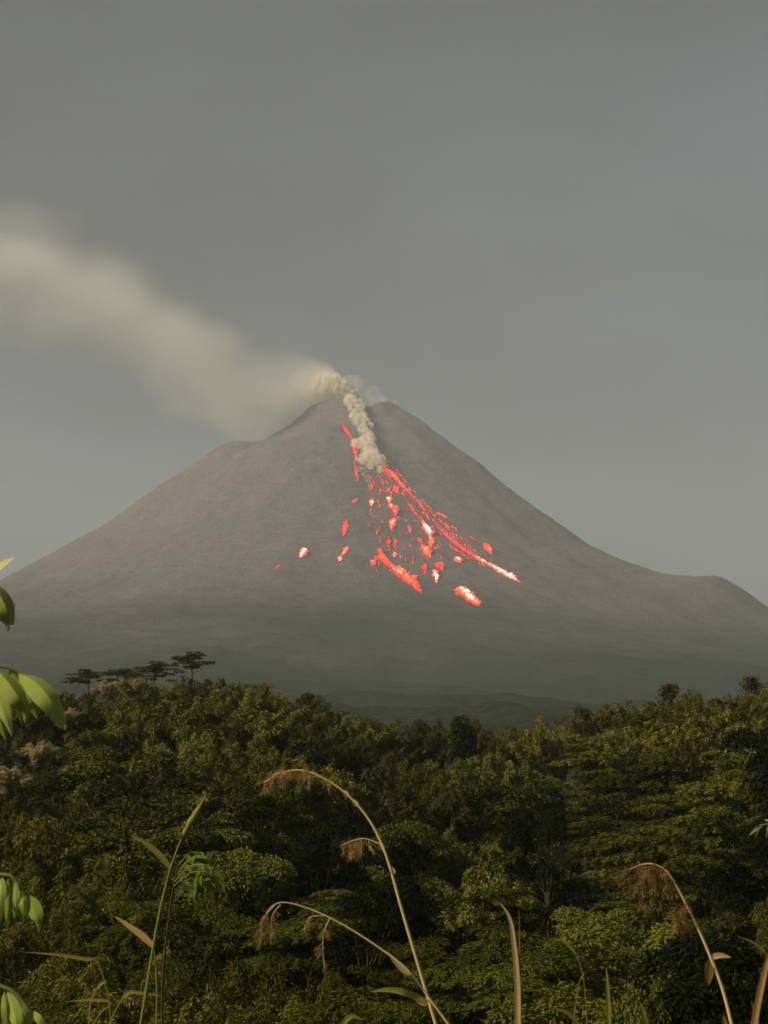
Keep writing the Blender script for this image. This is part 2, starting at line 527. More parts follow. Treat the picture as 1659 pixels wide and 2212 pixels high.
def limbs_to(R, centers, H, fork=0.35, r0=0.22):
    paths = []
    top = np.array([0, 0, H * fork])
    paths.append((np.array([[0, 0, 0], [R.normal() * .1, R.normal() * .1, H * fork * .5], top, [R.normal() * .3, R.normal() * .3, H * 0.72]]), np.array([r0, r0 * .8, r0 * .65, r0 * .2])))
    for c in centers:
        s = top * R.uniform(0.85, 1.35)
        m = (s + c) * 0.5 + np.array([0, 0, -0.3 + R.normal() * 0.3])
        paths.append((np.array([s, m, c]), np.array([r0 * .42, r0 * .26, r0 * .08])))
    return tubes('trunk', paths, 6)

def sp_broad(seed, dense=1.0, lf=1.0, droop=0.5, tall=1.0):
    """lumpy crown of rounded boughs of different size, some with hanging vine curtains"""
    R = np.random.RandomState(seed)
    parts, cs = [], []
    lean = R.normal(size=2) * 0.8
    for i in range(34):
        z = R.uniform(0.1, 0.95)
        prof = math.sqrt(max(0.05, 1 - ((z - 0.5) / 0.56) ** 2)) * R.uniform(0.55, 1.08)
        a = R.rand() * 6.283
        c = np.array([math.cos(a) * 3.9 * prof + lean[0] * z, math.sin(a) * 3.9 * prof + lean[1] * z, 11.6 * z * tall])
        cs.append(c)
        rr = R.choice([0.7, 1.1, 1.6, 2.0])
        n = int(420 * dense * rr)
        d = rdir(R, n); d[:, 2] = np.abs(d[:, 2]) * 0.95 - 0.2
        sub = rdir(R, 9); k = np.argmax(d @ sub.T, axis=1)
        bump = 0.8 + 0.2 * np.take_along_axis(d @ sub.T, k[:, None], 1)[:, 0] ** 4
        P = c + d * (rr * bump * (0.72 + 0.28 * R.rand(n)))[:, None] * np.array([1, 1, 0.8])
        hang = R.rand(n) < 0.22
        P[hang, 2] -= R.rand(hang.sum()) * 1.8
        D = d + R.normal(size=(n, 3)) * 0.5 + np.array([0, 0, -droop])
        N = d + R.normal(size=(n, 3)) * 0.45 + UP * 0.4
        parts.append((P, D, N, R.uniform(0.2, 0.45, n) * lf, R.uniform(0.11, 0.22, n) * lf))
    return limbs_to(R, cs[:14], 12 * tall), leaves('crown', parts, R)

def sp_layer(seed, dense=1.0, lf=1.0):
    """tiers of flat feathery sprays, like a silk tree"""
    R = np.random.RandomState(seed)
    parts, cs = [], []
    for i in range(42):
        z = R.uniform(0.14, 1.0)
        a = R.rand() * 6.283
        rad = R.uniform(0.6, 4.3) * (1.12 - 0.6 * z)
        c = np.array([math.cos(a) * rad, math.sin(a) * rad, 12.3 * z])
        cs.append(c)
        rr = R.uniform(1.0, 2.1)
        n = int(380 * dense * rr)
        q = rr * np.sqrt(R.rand(n)); b = R.rand(n) * 6.283
        nf = 9
        b = (np.floor(b / 6.283 * nf) + 0.5 + R.normal(size=n) * 0.16) * 6.283 / nf + R.rand() * 2
        off = np.stack([np.cos(b) * q, np.sin(b) * q, -0.16 * q ** 2 + R.normal(size=n) * 0.07], 1)
        tilt = R.normal(size=2) * 0.15
        off[:, 2] += off[:, 0] * tilt[0] + off[:, 1] * tilt[1]
        D = np.stack([np.cos(b), np.sin(b), np.full(n, -0.2)], 1) + R.normal(size=(n, 3)) * np.array([0.6, 0.6, 0.2])
        N = UP + R.normal(size=(n, 3)) * 0.25
        parts.append((c + off, D, N, R.uniform(0.24, 0.48, n) * lf, R.uniform(0.08, 0.15, n) * lf))
    return limbs_to(R, cs[:16], 12), leaves('crown', parts, R)

def sp_umbrella(seed):
    """thin flat-topped tree with bare trunk and layered plates of foliage, 10 m tall"""
    R = np.random.RandomState(seed)
    lean = R.normal() * 0.7
    parts, cs = [], []
    for i in range(30):
        a = R.rand() * 6.283; rad = R.uniform(0.3, 4.6)
        c = np.array([math.cos(a) * rad + lean, math.sin(a) * rad, 10.2 - R.uniform(.45, .95) * rad - abs(R.normal()) * 1.3])
        cs.append(c)
        rr = R.uniform(0.9, 1.7); n = int(150 * rr)
        q = rr * np.sqrt(R.rand(n)); b = R.rand(n) * 6.283
        off = np.stack([np.cos(b) * q, np.sin(b) * q, -0.12 * q ** 2 + R.normal(size=n) * 0.09], 1)
        D = np.stack([np.cos(b), np.sin(b), np.full(n, -0.1)], 1) + R.normal(size=(n, 3)) * 0.4
        parts.append((c + off, D, UP + R.normal(size=(n, 3)) * 0.4, R.uniform(0.3, 0.55, n), R.uniform(0.15, 0.25, n)))
    return limbs_to(R, cs[:15], 10, fork=0.5, r0=0.2), leaves('crown', parts, R)

def sp_column(seed, dense=1.0, lf=1.0):
    """dense upright evergreen"""
    R = np.random.RandomState(seed)
    parts, cs = [], []
    for i in range(34):
        z = R.uniform(0.12, 1.0); a = R.rand() * 6.283
        rad = 2.3 * (1.05 - z) ** 0.6 * R.uniform(0.5, 1.0)
        c = np.array([math.cos(a) * rad, math.sin(a) * rad, 12.4 * z]); cs.append(c)
        rr = R.uniform(0.6, 1.1); n = int(300 * dense)
        d = rdir(R, n)
        parts.append((c + d * rr * (0.5 + 0.5 * R.rand(n, 1)), d + R.normal(size=(n, 3)) * 0.4, d + UP * 0.4, R.uniform(0.25, 0.5, n) * lf, R.uniform(0.14, 0.24, n) * lf))
    return limbs_to(R, cs[:10], 12), leaves('crown', parts, R)

def sp_plume(seed):
    """one tall culm whose leafy tip bends over"""
    R = np.random.RandomState(seed)
    t = np.linspace(0, 1, 16); a = R.rand() * 6.283
    pts = np.stack([np.cos(a) * 1.6 * t ** 3, np.sin(a) * 1.6 * t ** 3, 14 * (t - 0.10 * np.maximum(t - 0.8, 0) * 5)], 1)
    n = 1300
    tt = 0.45 + 0.55 * R.rand(n) ** 0.8
    P = np.stack([np.interp(tt, t, pts[:, k]) for k in range(3)], 1) + R.normal(size=(n, 3)) * np.array([.5, .5, .25]) * (1.25 - tt[:, None])* 2.0
    D = R.normal(size=(n, 3)) * 0.6 + np.array([np.cos(a) * .6, np.sin(a) * .6, -0.5])
    parts = [(P, D, UP + R.normal(size=(n, 3)) * .5, R.uniform(.3, .6, n), R.uniform(.1, .16, n))]
    return tubes('culms', [(pts, 0.06 * (1 - 0.85 * t))], 5), leaves('crown', parts, R)

SPEC = {
    'bamboo': [sp_bamboo(100 + i) for i in range(4)],
    'bamboo_near': [sp_bamboo(120 + i, 1.5, 0.72) for i in range(3)],
    'broad': [sp_broad(200 + i) for i in range(4)],
    'broad_near': [sp_broad(220 + i, 1.6, 0.72) for i in range(3)],
    'layer': [sp_layer(300 + i) for i in range(3)],
    'layer_near': [sp_layer(320 + i, 1.6, 0.75) for i in range(3)],
    'umbrella': [sp_umbrella(400 + i) for i in range(4)],
    'column': [sp_column(500 + i) for i in range(2)],
    'plume': [sp_plume(600 + i) for i in range(4)],
}
for k, lst in SPEC.items():
    for tr, cr in lst:
        tr.materials.append(M['culm'] if k.startswith(('bamboo', 'plume')) else M['bark'])

CROWN_COPY = {}
def crown_mesh(spec, i, matname):
    key = (spec, i, matname)
    if key not in CROWN_COPY:
        me = SPEC[spec][i][1].copy()
        me.materials.clear(); me.materials.append(M[matname])
        CROWN_COPY[key] = me
    return CROWN_COPY[key]

def plant_tree(name, spec, matname, x, y, ztop, h0, label, cat, group, tint=(1, 1, 1), wide=1.0, rz=None, zbase=None):
    """h0: natural height of the species mesh"""
    zb = float(ground_h(x, y)) if zbase is None else zbase
    zb -= 0.15
    i = rng.randrange(len(SPEC[spec]))
    root = empty(name, (x, y, zb))
    s = max(0.25, (ztop - zb) / h0)
    root.scale = (s * wide, s * wide, s)
    root.rotation_euler = (0, 0, rng.random() * 6.283 if rz is None else rz)
    tr, _ = SPEC[spec][i]
    t = link('culms' if spec.startswith(('bamboo', 'plume')) else 'trunk', tr, None, root)
    c = link('crown', crown_mesh(spec, i, matname), None, root)
    c.color = (*tint, 1)
    tag(root, label, cat, group)
    return root

ORD = ['first', 'second', 'third', 'fourth', 'fifth', 'sixth', 'seventh', 'eighth', 'ninth', 'tenth', 'eleventh', 'twelfth', 'thirteenth',
       'fourteenth', 'fifteenth', 'sixteenth', 'seventeenth', 'eighteenth', 'nineteenth', 'twentieth', 'twenty-first', 'twenty-second',
       'twenty-third', 'twenty-fourth', 'twenty-fifth', 'twenty-sixth', 'twenty-seventh', 'twenty-eighth']
ROWS = ['skyline row', 'row just below the skyline', 'third row below the skyline', 'fourth row below the skyline', 'middle row',
        'row just below mid-forest', 'third row from the bottom', 'second row from the bottom', 'front row at the bottom']
KIND = {
    'bamboo': ('bamboo_clump', 'bamboo', 13.0, 'feathery olive bamboo clump'),
    'bamboo_near': ('bamboo_clump', 'bamboo', 13.0, 'feathery olive bamboo clump'),
    'broad': ('broadleaf_tree', 'tree', 12.6, 'vine-hung leafy green tree'),
    'broad_near': ('broadleaf_tree', 'tree', 12.6, 'vine-hung leafy green tree'),
    'layer': ('feathery_tree', 'tree', 12.4, 'flat-layered feathery green tree'),
    'layer_near': ('feathery_tree', 'tree', 12.4, 'flat-layered feathery green tree'),
}
def zone(u, v):
    """species and tint by place in the wood; None = open hollow"""
    holes = [(510, 1790, 75, 65), (720, 1760, 95, 75), (800, 1880, 70, 70), (1175, 1770, 45, 110), (1500, 2040, 150, 190), (1330, 2170, 70, 60),
             (330, 2120, 60, 50)]
    for hu, hv, a, b in holes:
        if ((u - hu) / a) ** 2 + ((v - hv) / b) ** 2 < 1: return None
    if v < 1640 or (u < 660 and v < 1690 and u > 330) or (700 < u < 1250 and v < 1720 and int(u / 90) % 3):
        return 'bamboo'
    if u < 130: return 'bamboo'
    if u < 430 and v < 1800: return 'broad'
    if u < 450: return 'bamboo' if (int(u / 97) + int(v / 83)) % 3 else 'layer'
    if u < 640: return 'broad' if v < 1980 else 'bamboo'
    if u > 1180: return 'layer' if v < 1950 else 'broad'
    if v > 1930: return 'layer'
    return 'broad' if (int(u / 110) + int(v / 70)) % 2 else 'bamboo'

for ri, (Yr, off) in enumerate(zip(ROW_Y, ROW_O)):
    step = 92 + 17 * ri
    us = np.arange(-90 + (ri % 2) * step * 0.5, 1760, step)
    k = 0
    for u in us:
        u = u + rng.uniform(-0.2, 0.2) * step
        vt = float(sky_line(u)) + off + rng.uniform(-16, 16) * (0.5 if ri == 0 else 2.6) - (22 if ri == 0 else 10 if ri == 1 else 0)
        spn = zone(u, vt + 60)
        if spn is None: continue
        y = Yr + rng.uniform(-6, 6)
        near = ri >= 5
        p = at(u, vt, y)
        nm, cat, h0, desc = KIND[spn]
        b = rng.choice([0.5, 0.7, 0.95, 1.15, 1.35]) * rng.uniform(0.92, 1.08)
        if spn == 'layer' and near: b *= 0.78
        warm = rng.uniform(0.9, 1.12)
        if k < len(ORD):
            lab = f'{desc}, {ORD[k]} from left in the {ROWS[ri]}'
        k += 1
        plant_tree(nm, spn + ('_near' if near else ''), spn, p.x, y, p.z, h0, lab, cat, 'forest trees on the valley slope',
                   tint=(b * warm, b, b * 0.95), wide=rng.uniform(0.95, 1.3) * (1.0 if near else 1.12))

# single trees that stand out, plus trees blackened in place of deep shade
p = at(1000, 1560, 236); plant_tree('evergreen_tree', 'column', 'dark', p.x, 236, p.z, 12.6, 'dark blue-green evergreen among olive bamboo in the middle of the skyline', 'tree', None, wide=1.15)
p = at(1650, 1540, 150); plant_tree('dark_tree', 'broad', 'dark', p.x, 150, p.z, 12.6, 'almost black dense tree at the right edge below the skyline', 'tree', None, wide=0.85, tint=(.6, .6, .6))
p = at(1572, 1610, 160); plant_tree('yellow_bush', 'broad', 'yellow', p.x, 160, p.z, 12.6, 'bright yellow-green bush beside the black tree at the right', 'bush', None, wide=0.45)
p = at(1655, 1860, 88); plant_tree('edge_tree', 'broad_near', 'broad', p.x, 88, p.z, 12.6, 'loose green tree at the lower right edge above the trees coloured black for shade', 'tree', None, wide=0.35, tint=(.8, .8, .8))
p = at(1345, 2030, 66); plant_tree('leafy_column_tree', 'broad_near', 'broad', p.x, 66, p.z, 12.6, 'vine-covered green tree standing just left of the trees coloured black for shade', 'tree', None, wide=0.42)
for u, v, y, w, lab in [(1455, 2000, 68, .95, 'tree coloured black for shade at the bottom behind the brown grass stalk'),
                        (1600, 1985, 70, 1.15, 'tree coloured black for shade filling the lower right corner'),
                        (1530, 1925, 80, 1.0, 'tree coloured black for shade above the other two in the lower right'),
                        (500, 1770, 128, .8, 'tree coloured black for shade behind the narrow green seed spike'),
                        (690, 1725, 130, .9, 'tree coloured black for shade under the head of the tallest golden stalk'),
                        (790, 1850, 110, .7, 'tree coloured black for shade left of the stem of the tallest golden stalk'),
                        (905, 1760, 118, .6, 'tree coloured black for shade right of the stem of the tallest golden stalk'),
                        (1648, 1690, 120, .6, 'tree coloured black for shade at the right edge under the yellow-green bush'),
                        (1610, 1800, 105, .6, 'tree coloured black for shade behind the thin pale twig at the right'),
                        (590, 1850, 112, .6, 'tree coloured black for shade right of the bright green shrub'),
                        (1180, 1700, 140, .55, 'tree coloured black for shade left of the layered green trees')]:
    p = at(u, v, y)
    plant_tree('dark_tree', 'broad_near', 'dark', p.x, y, p.z, 12.6, lab, 'tree', 'trees coloured black for shade in the wood', wide=w, tint=(.45, .45, .45))  # leaf colour and tint darkened to paint the deep shade of forest hollows
for u, v, y, lab in [(1441, 1458, 262, 'tall ragged bamboo plume on the right skyline, upright brown tip'),
                     (1512, 1486, 258, 'short bamboo plume bending over on the right skyline'),
                     (1565, 1497, 258, 'low rounded bamboo plume between the bent plume and the right edge'),
                     (1622, 1446, 255, 'tallest bamboo plume on the skyline near the right edge, tip hooked left'),
                     (635, 1482, 245, 'bamboo plume leaning at the right end of the left hill')]:
    p = at(u, v - 4, y)
    plant_tree('bamboo_plume', 'plume', 'bamboo', p.x, y, p.z, 14.0, lab, 'bamboo', 'bamboo plumes on the skyline', tint=(.6, .5, .45), wide=1.5)
for u, v, y, w, lab in [(193, 1437, 420, .95, 'rounded umbrella tree, leftmost on the left ridge'),
                        (265, 1434, 430, 1.0, 'flat umbrella tree, second from left on the left ridge'),
                        (335, 1424, 425, 1.15, 'wide flat umbrella tree in the middle of the left ridge'),
                        (416, 1403, 400, 1.1, 'tallest umbrella tree with layered crown on the left ridge')]:
    p = at(u, v, y)
    plant_tree('umbrella_tree', 'umbrella', 'layer', p.x, y, p.z, 10.5, lab, 'tree', 'umbrella trees on the left ridge', tint=(.6, .6, .6), wide=w * 1.2, zbase=p.z - 11.0)
# dry tan shrubs on the left slope
for u, v, y, s, lab in [(235, 1470, 243, 3.2, 'tan dry bush on top of the left ridge below the umbrella trees'),
                        (285, 1462, 245, 2.8, 'pale dry bush right of the tan one on the left ridge'),
                        (140, 1525, 205, 2.6, 'small tan dry bush behind the drooping green leaves'),
                        (85, 1605, 172, 2.2, 'brown dry bush on the left slope under the drooping leaves'),
                        (20, 1655, 150, 2.4, 'tan dry bush at the left edge below the drooping leaves')]:
    p = at(u, v, y)
    plant_tree('dry_bush', 'bamboo', 'dry', p.x, y, p.z, 12.0, lab, 'bush', 'dry tan bushes on the left slope', wide=1.9, zbase=p.z - s * 1.2)

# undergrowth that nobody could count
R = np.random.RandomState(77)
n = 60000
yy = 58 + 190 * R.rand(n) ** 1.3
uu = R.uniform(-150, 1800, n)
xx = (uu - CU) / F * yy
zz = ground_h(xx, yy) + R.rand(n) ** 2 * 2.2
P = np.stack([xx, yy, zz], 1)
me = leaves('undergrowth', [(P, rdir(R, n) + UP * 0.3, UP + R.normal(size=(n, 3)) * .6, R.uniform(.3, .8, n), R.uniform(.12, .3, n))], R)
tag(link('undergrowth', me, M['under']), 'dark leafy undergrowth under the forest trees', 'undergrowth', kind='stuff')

# ------------------------------------------------------------------ lava on the slope
def on_slope(u, v):
    """where the view ray meets the volcano"""
    d = at(u, v, 1.0)
    ys = np.linspace(4200, 7300, 700)
    hh = volcano_h(d.x * ys, ys)
    hit = hh > d.z * ys
    if not hit.any(): return None
    k = np.argmax(hit)
    return Vector((d.x * ys[k], ys[k], float(hh[k])))

def c2(cx, cy_):
    return 548.6 + cx * 0.3968, 740.6 + cy_ * 0.3968

PXM = 0.3968 / F * 6750      # metres per pixel of the study crop
_vn = M['volcano'].node_tree.nodes
_vn['rock_a'].inputs[1].default_value = on_slope(*c2(465, 470))
_vn['rock_b'].inputs[1].default_value = on_slope(*c2(810, 1050))

def lumpy(name, pts, wid, heat, seed, label, group, n_along=None):
    """glowing mass lying on the slope: half-round ridge along pts with ragged width"""
    R = np.random.RandomState(seed)
    pts = [on_slope(*c2(*p)) for p in pts]
    P = np.array([list(p) for p in pts])
    seg = np.r_[0, np.cumsum(np.linalg.norm(np.diff(P, axis=0), axis=1))]
    n = n_along or max(7, int(seg[-1] / 5))
    s = np.linspace(0, seg[-1], n)
    C = np.stack([np.interp(s, seg, P[:, k]) for k in range(3)], 1)
    C[:, 0] += R.normal(size=n) * 1.2
    w = np.interp(s, seg, np.array(wid, float)) * PXM * 0.47
    w = w * (0.55 + 0.9 * R.rand(n))
    taper = np.minimum(1, np.minimum(np.arange(n) + 0.6, n - 0.4 - np.arange(n)) / 2.0)
    w = w * taper
    hs = np.interp(s, seg, np.array(heat, float))
    org = C[0].copy()
    up = np.array([0, -0.62, 0.78])
    tan = np.gradient(C, axis=0); tan /= np.linalg.norm(tan, axis=1, keepdims=True) + 1e-9
    side = np.cross(tan, up); side /= np.linalg.norm(side, axis=1, keepdims=True) + 1e-9
    m = 9
    V, H = [], []
    for j in range(m):
        a = math.pi * j / (m - 1)
        jj = 1 + 0.25 * R.normal(size=n)
        V.append(C + side * (math.cos(a) * w * jj)[:, None] + up * (math.sin(a) * w * 0.8 * jj)[:, None] - up * 1.5)
        H.append(hs * (0.22 + 0.86 * math.sin(a) ** 1.2) + R.normal(size=n) * 0.06)
    V = np.stack(V, 1); H = np.stack(H, 1)
    i = np.arange(n * m).reshape(n, m)
    fc = np.stack([i[:-1, :-1], i[:-1, 1:], i[1:, 1:], i[1:, :-1]], -1).reshape(-1, 4)
    bot = np.stack([i[:-1, -1], i[:-1, 0], i[1:, 0], i[1:, -1]], -1)
    me = mesh_np(name, V.reshape(-1, 3) - org, np.concatenate([fc, bot]), vert_attr=H.reshape(-1))
    o = link(name, me, M['lava']); o.location = org
    tag(o, label, 'lava', group)
    return o

flows = [
    ([(705, 680), (740, 715), (780, 750), (820, 795), (870, 845), (920, 890), (980, 930)], [18, 30, 26, 18, 14, 12, 8], [.5, .75, .8, .7, .55, .5, .4], 'orange lava stream leaving the ash cloud along the right side of the fan'),
    ([(825, 850), (850, 890), (880, 935), (910, 962)], [8, 16, 20, 10], [.4, .55, .6, .45], 'red lava streak inside the upper right stream'),
    ([(985, 930), (1020, 938), (1055, 958)], [10, 26, 8], [.6, .8, .6], 'short orange lava ledge right of the upper stream'),
    ([(990, 995), (1040, 1045), (1090, 1090), (1150, 1135), (1200, 1165)], [10, 20, 22, 24, 24], [.55, .65, .65, .6, .8], 'upper half of the long red stream running to the right'),
    ([(1200, 1168), (1240, 1188), (1280, 1208), (1340, 1245), (1400, 1280), (1450, 1305)], [24, 22, 24, 26, 34, 8], [.9, 1.05, .95, 1.1, 1.2, .7], 'bright white-hot end of the long stream at the right'),
    ([(1015, 1050), (1070, 1110), (1130, 1150), (1190, 1195)], [6, 18, 18, 8], [.45, .6, .6, .45], 'red lava streak below and beside the long right stream'),
    ([(680, 1125), (700, 1180), (735, 1212), (770, 1235)], [24, 34, 30, 24], [.6, .8, .75, .8], 'upper part of the lower left lava tongue'),
    ([(765, 1235), (800, 1265), (850, 1300), (885, 1335), (914, 1364)], [44, 50, 44, 28, 8], [.85, .9, .85, .75, .6], 'lumpy lower end of the lower left lava tongue'),
    ([(474, 428), (495, 475), (515, 500), (542, 535)], [8, 20, 24, 12], [.45, .7, .62, .5], 'red glow in the gully just below the crater'),
    ([(533, 540), (545, 575), (556, 615), (560, 655)], [10, 28, 22, 14], [.5, .72, .6, .5], 'red glow in the gully left of the ash cloud'),
    ([(548, 665), (556, 705), (566, 760)], [14, 18, 10], [.5, .62, .5], 'faint red streak left of the foot of the ash cloud'),
    ([(1115, 1345), (1145, 1368), (1180, 1400), (1222, 1432)], [34, 52, 44, 26], [1.0, 1.1, 1.1, .8], 'large isolated glowing block lowest on the slope'),
]
for i, (p, w, h, lab) in enumerate(flows):
    lumpy('lava_flow', p, w, h, 900 + i, lab, 'lava flows on the fan')

blobs = [  # centre x, centre y, length, width, angle from vertical (deg, + leans right going down), heat, label
    (270, 1145, 50, 30, -35, 1.1, 'bright glowing rock far out on the left of the fan'),
    (135, 1217, 48, 13, -55, .6, 'thin orange streak, leftmost of all the glowing rocks'),
    (495, 1008, 76, 26, -12, .75, 'tall orange streak alone on the upper left'),
    (496, 1135, 54, 22, -35, .95, 'glowing rock above the small white spark on the left'),
    (468, 1176, 20, 20, 0, 1.2, 'small white-hot spark left of the fan'),
    (550, 862, 40, 20, -50, .7, 'orange rock left of the foot of the ash cloud'),
    (640, 868, 30, 24, 0, 1.1, 'white-hot spark just under the ash cloud'),
    (650, 1197, 34, 26, -20, .85, 'orange rock left of the lower left tongue'),
    (735, 855, 28, 26, 0, 1.15, 'white-hot rock, topmost in the middle string'),
    (747, 890, 28, 26, 20, .95, 'glowing rock under the topmost one in the middle string'),
    (772, 916, 46, 34, -15, .8, 'broad red rock, third in the middle string'),
    (756, 985, 50, 30, -20, .95, 'red rock lowest in the middle string'),
    (770, 806, 28, 34, 40, .7, 'red rock beside the right stream just below the ash'),
    (732, 805, 46, 12, -35, .75, 'thin diagonal streak above the middle string'),
    (688, 808, 30, 18, -10, .6, 'small red spark between the ash cloud and the diagonal streak'),
    (848, 1013, 40, 18, 10, .75, 'small pink spark in the dark middle of the fan'),
    (938, 1012, 86, 40, 25, 1.1, 'large white-hot rock in the centre right of the fan'),
    (966, 1086, 44, 36, -10, .95, 'glowing rock directly below the large central one'),
    (904, 1078, 40, 16, 30, .65, 'thin red streak left of the central rocks'),
    (936, 1136, 66, 40, 30, .95, 'wide glowing rock, third down in the centre right'),
    (765, 1150, 28, 18, 0, .95, 'pink spark right of the lower left tongue'),
    (731, 1086, 52, 24, 0, .6, 'dim red patch above the lower left tongue'),
    (768, 1104, 44, 14, 5, .55, 'dim thin streak above the pink spark'),
    (930, 1230, 56, 20, 0, .65, 'dim red streak low in the centre of the fan'),
    (990, 1270, 60, 34, 5, 1.1, 'white-hot rock lowest in the centre of the fan'),
    (1005, 1220, 44, 44, 50, .75, 'orange patch above the lowest central rock'),
    (1108, 1184, 40, 46, 60, 1.05, 'bright pink rock left of the long right stream'),
    (1272, 1122, 58, 34, 35, .85, 'pink rock alone right of the long stream'),
    (1193, 1066, 50, 12, 60, .55, 'dim thin streak above the long right stream'),
    (672, 1030, 46, 14, 0, .45, 'faint red streak in the upper left of the fan'),
    (630, 992, 60, 9, 8, .42, 'faintest thin streak, left side of the fan'),
    (868, 1284, 40, 34, -40, .8, 'orange rock on the right side of the lower left tongue'),
    (912, 962, 34, 20, 40, .6, 'small red rock where the upper streams end'),
    (1015, 1166, 22, 20, 40, .5, 'dim spark between the centre rocks and the long stream'),
    (700, 760, 46, 16, 15, .5, 'dim red glow at the very foot of the ash cloud'),
]
for i, (cx, cy_, L, W, a, h, lab) in enumerate(blobs):
    a = math.radians(a); dx, dy = math.sin(a) * L * .62, math.cos(a) * L * .62
    if abs(dx) > abs(dy) and L < W: dx, dy = dx * .6, dy
    lumpy('glowing_rock', [(cx - dx, cy_ - dy), (cx, cy_), (cx + dx, cy_ + dy)], [W * .5, W * 1.15, W * .6], [h * .7, h * 1.05, h * .85], 960 + i, lab, 'glowing rocks on the fan', n_along=10)

# fine glowing debris between the big pieces, too many and too small to count
R = np.random.RandomState(4)
VV, FF, HH, o_ = [], [], [], 0
APX = (590, 470)
for k in range(430):
    if k < 190:      # along the right-hand stream
        f = R.rand(); cx = 700 + 560 * f + R.normal() * 16; cy_ = 670 + 520 * f ** 0.95 + R.normal() * 18 + 14
    else:
        ang = math.radians(R.uniform(6, 42)); d_ = 270 + 530 * R.rand() ** 1.25
        cx, cy_ = APX[0] + math.sin(ang) * d_ * 0.95, APX[1] + math.cos(ang) * d_
        if cy_ > 1290: continue
    ang = math.atan2(cx - APX[0], cy_ - APX[1]) + R.normal() * 0.12
    L, W = R.uniform(10, 48), R.uniform(3, 9)
    a_ = on_slope(*c2(cx - math.sin(ang) * L / 2, cy_ - math.cos(ang) * L / 2)); b_ = on_slope(*c2(cx + math.sin(ang) * L / 2, cy_ + math.cos(ang) * L / 2))
    if a_ is None or b_ is None: continue
    a_, b_ = np.array(a_), np.array(b_)
    upv = np.array([0, -0.62, 0.78]); sd_ = np.cross(b_ - a_, upv); sd_ /= np.linalg.norm(sd_) + 1e-9
    w = W * PXM * 0.5
    m_ = (a_ + b_) / 2 + R.normal(size=3) * 0.8
    pts = [a_, m_ - sd_ * w, m_ + upv * w * 1.4, m_ + sd_ * w, b_]
    VV += pts; FF += [(o_, o_ + 1, o_ + 2), (o_, o_ + 2, o_ + 3), (o_ + 1, o_ + 4, o_ + 2), (o_ + 2, o_ + 4, o_ + 3)]
    h_ = R.uniform(0.42, 0.95); HH += [h_ * .5, h_ * .6, h_ * 1.1, h_ * .6, h_ * .5]; o_ += 5
tag(link('ember_debris', mesh_np('ember_debris', np.array(VV), FF, vert_attr=HH), M['lava']), 'fine glowing debris scattered between the lava flows', 'lava', kind='stuff')

# ------------------------------------------------------------------ smoke
def curve_node(n, pts):
    c = n.new('ShaderNodeFloatCurve')
    cv = c.mapping.curves[0]
    while len(cv.points) > 2: cv.points.remove(cv.points[1])
    cv.points[0].location = pts[0]; cv.points[1].location = pts[-1]
    for p in pts[1:-1]: cv.points.new(*p)
    for p in cv.points: p.handle_type = 'AUTO'
    c.mapping.update()
    return c

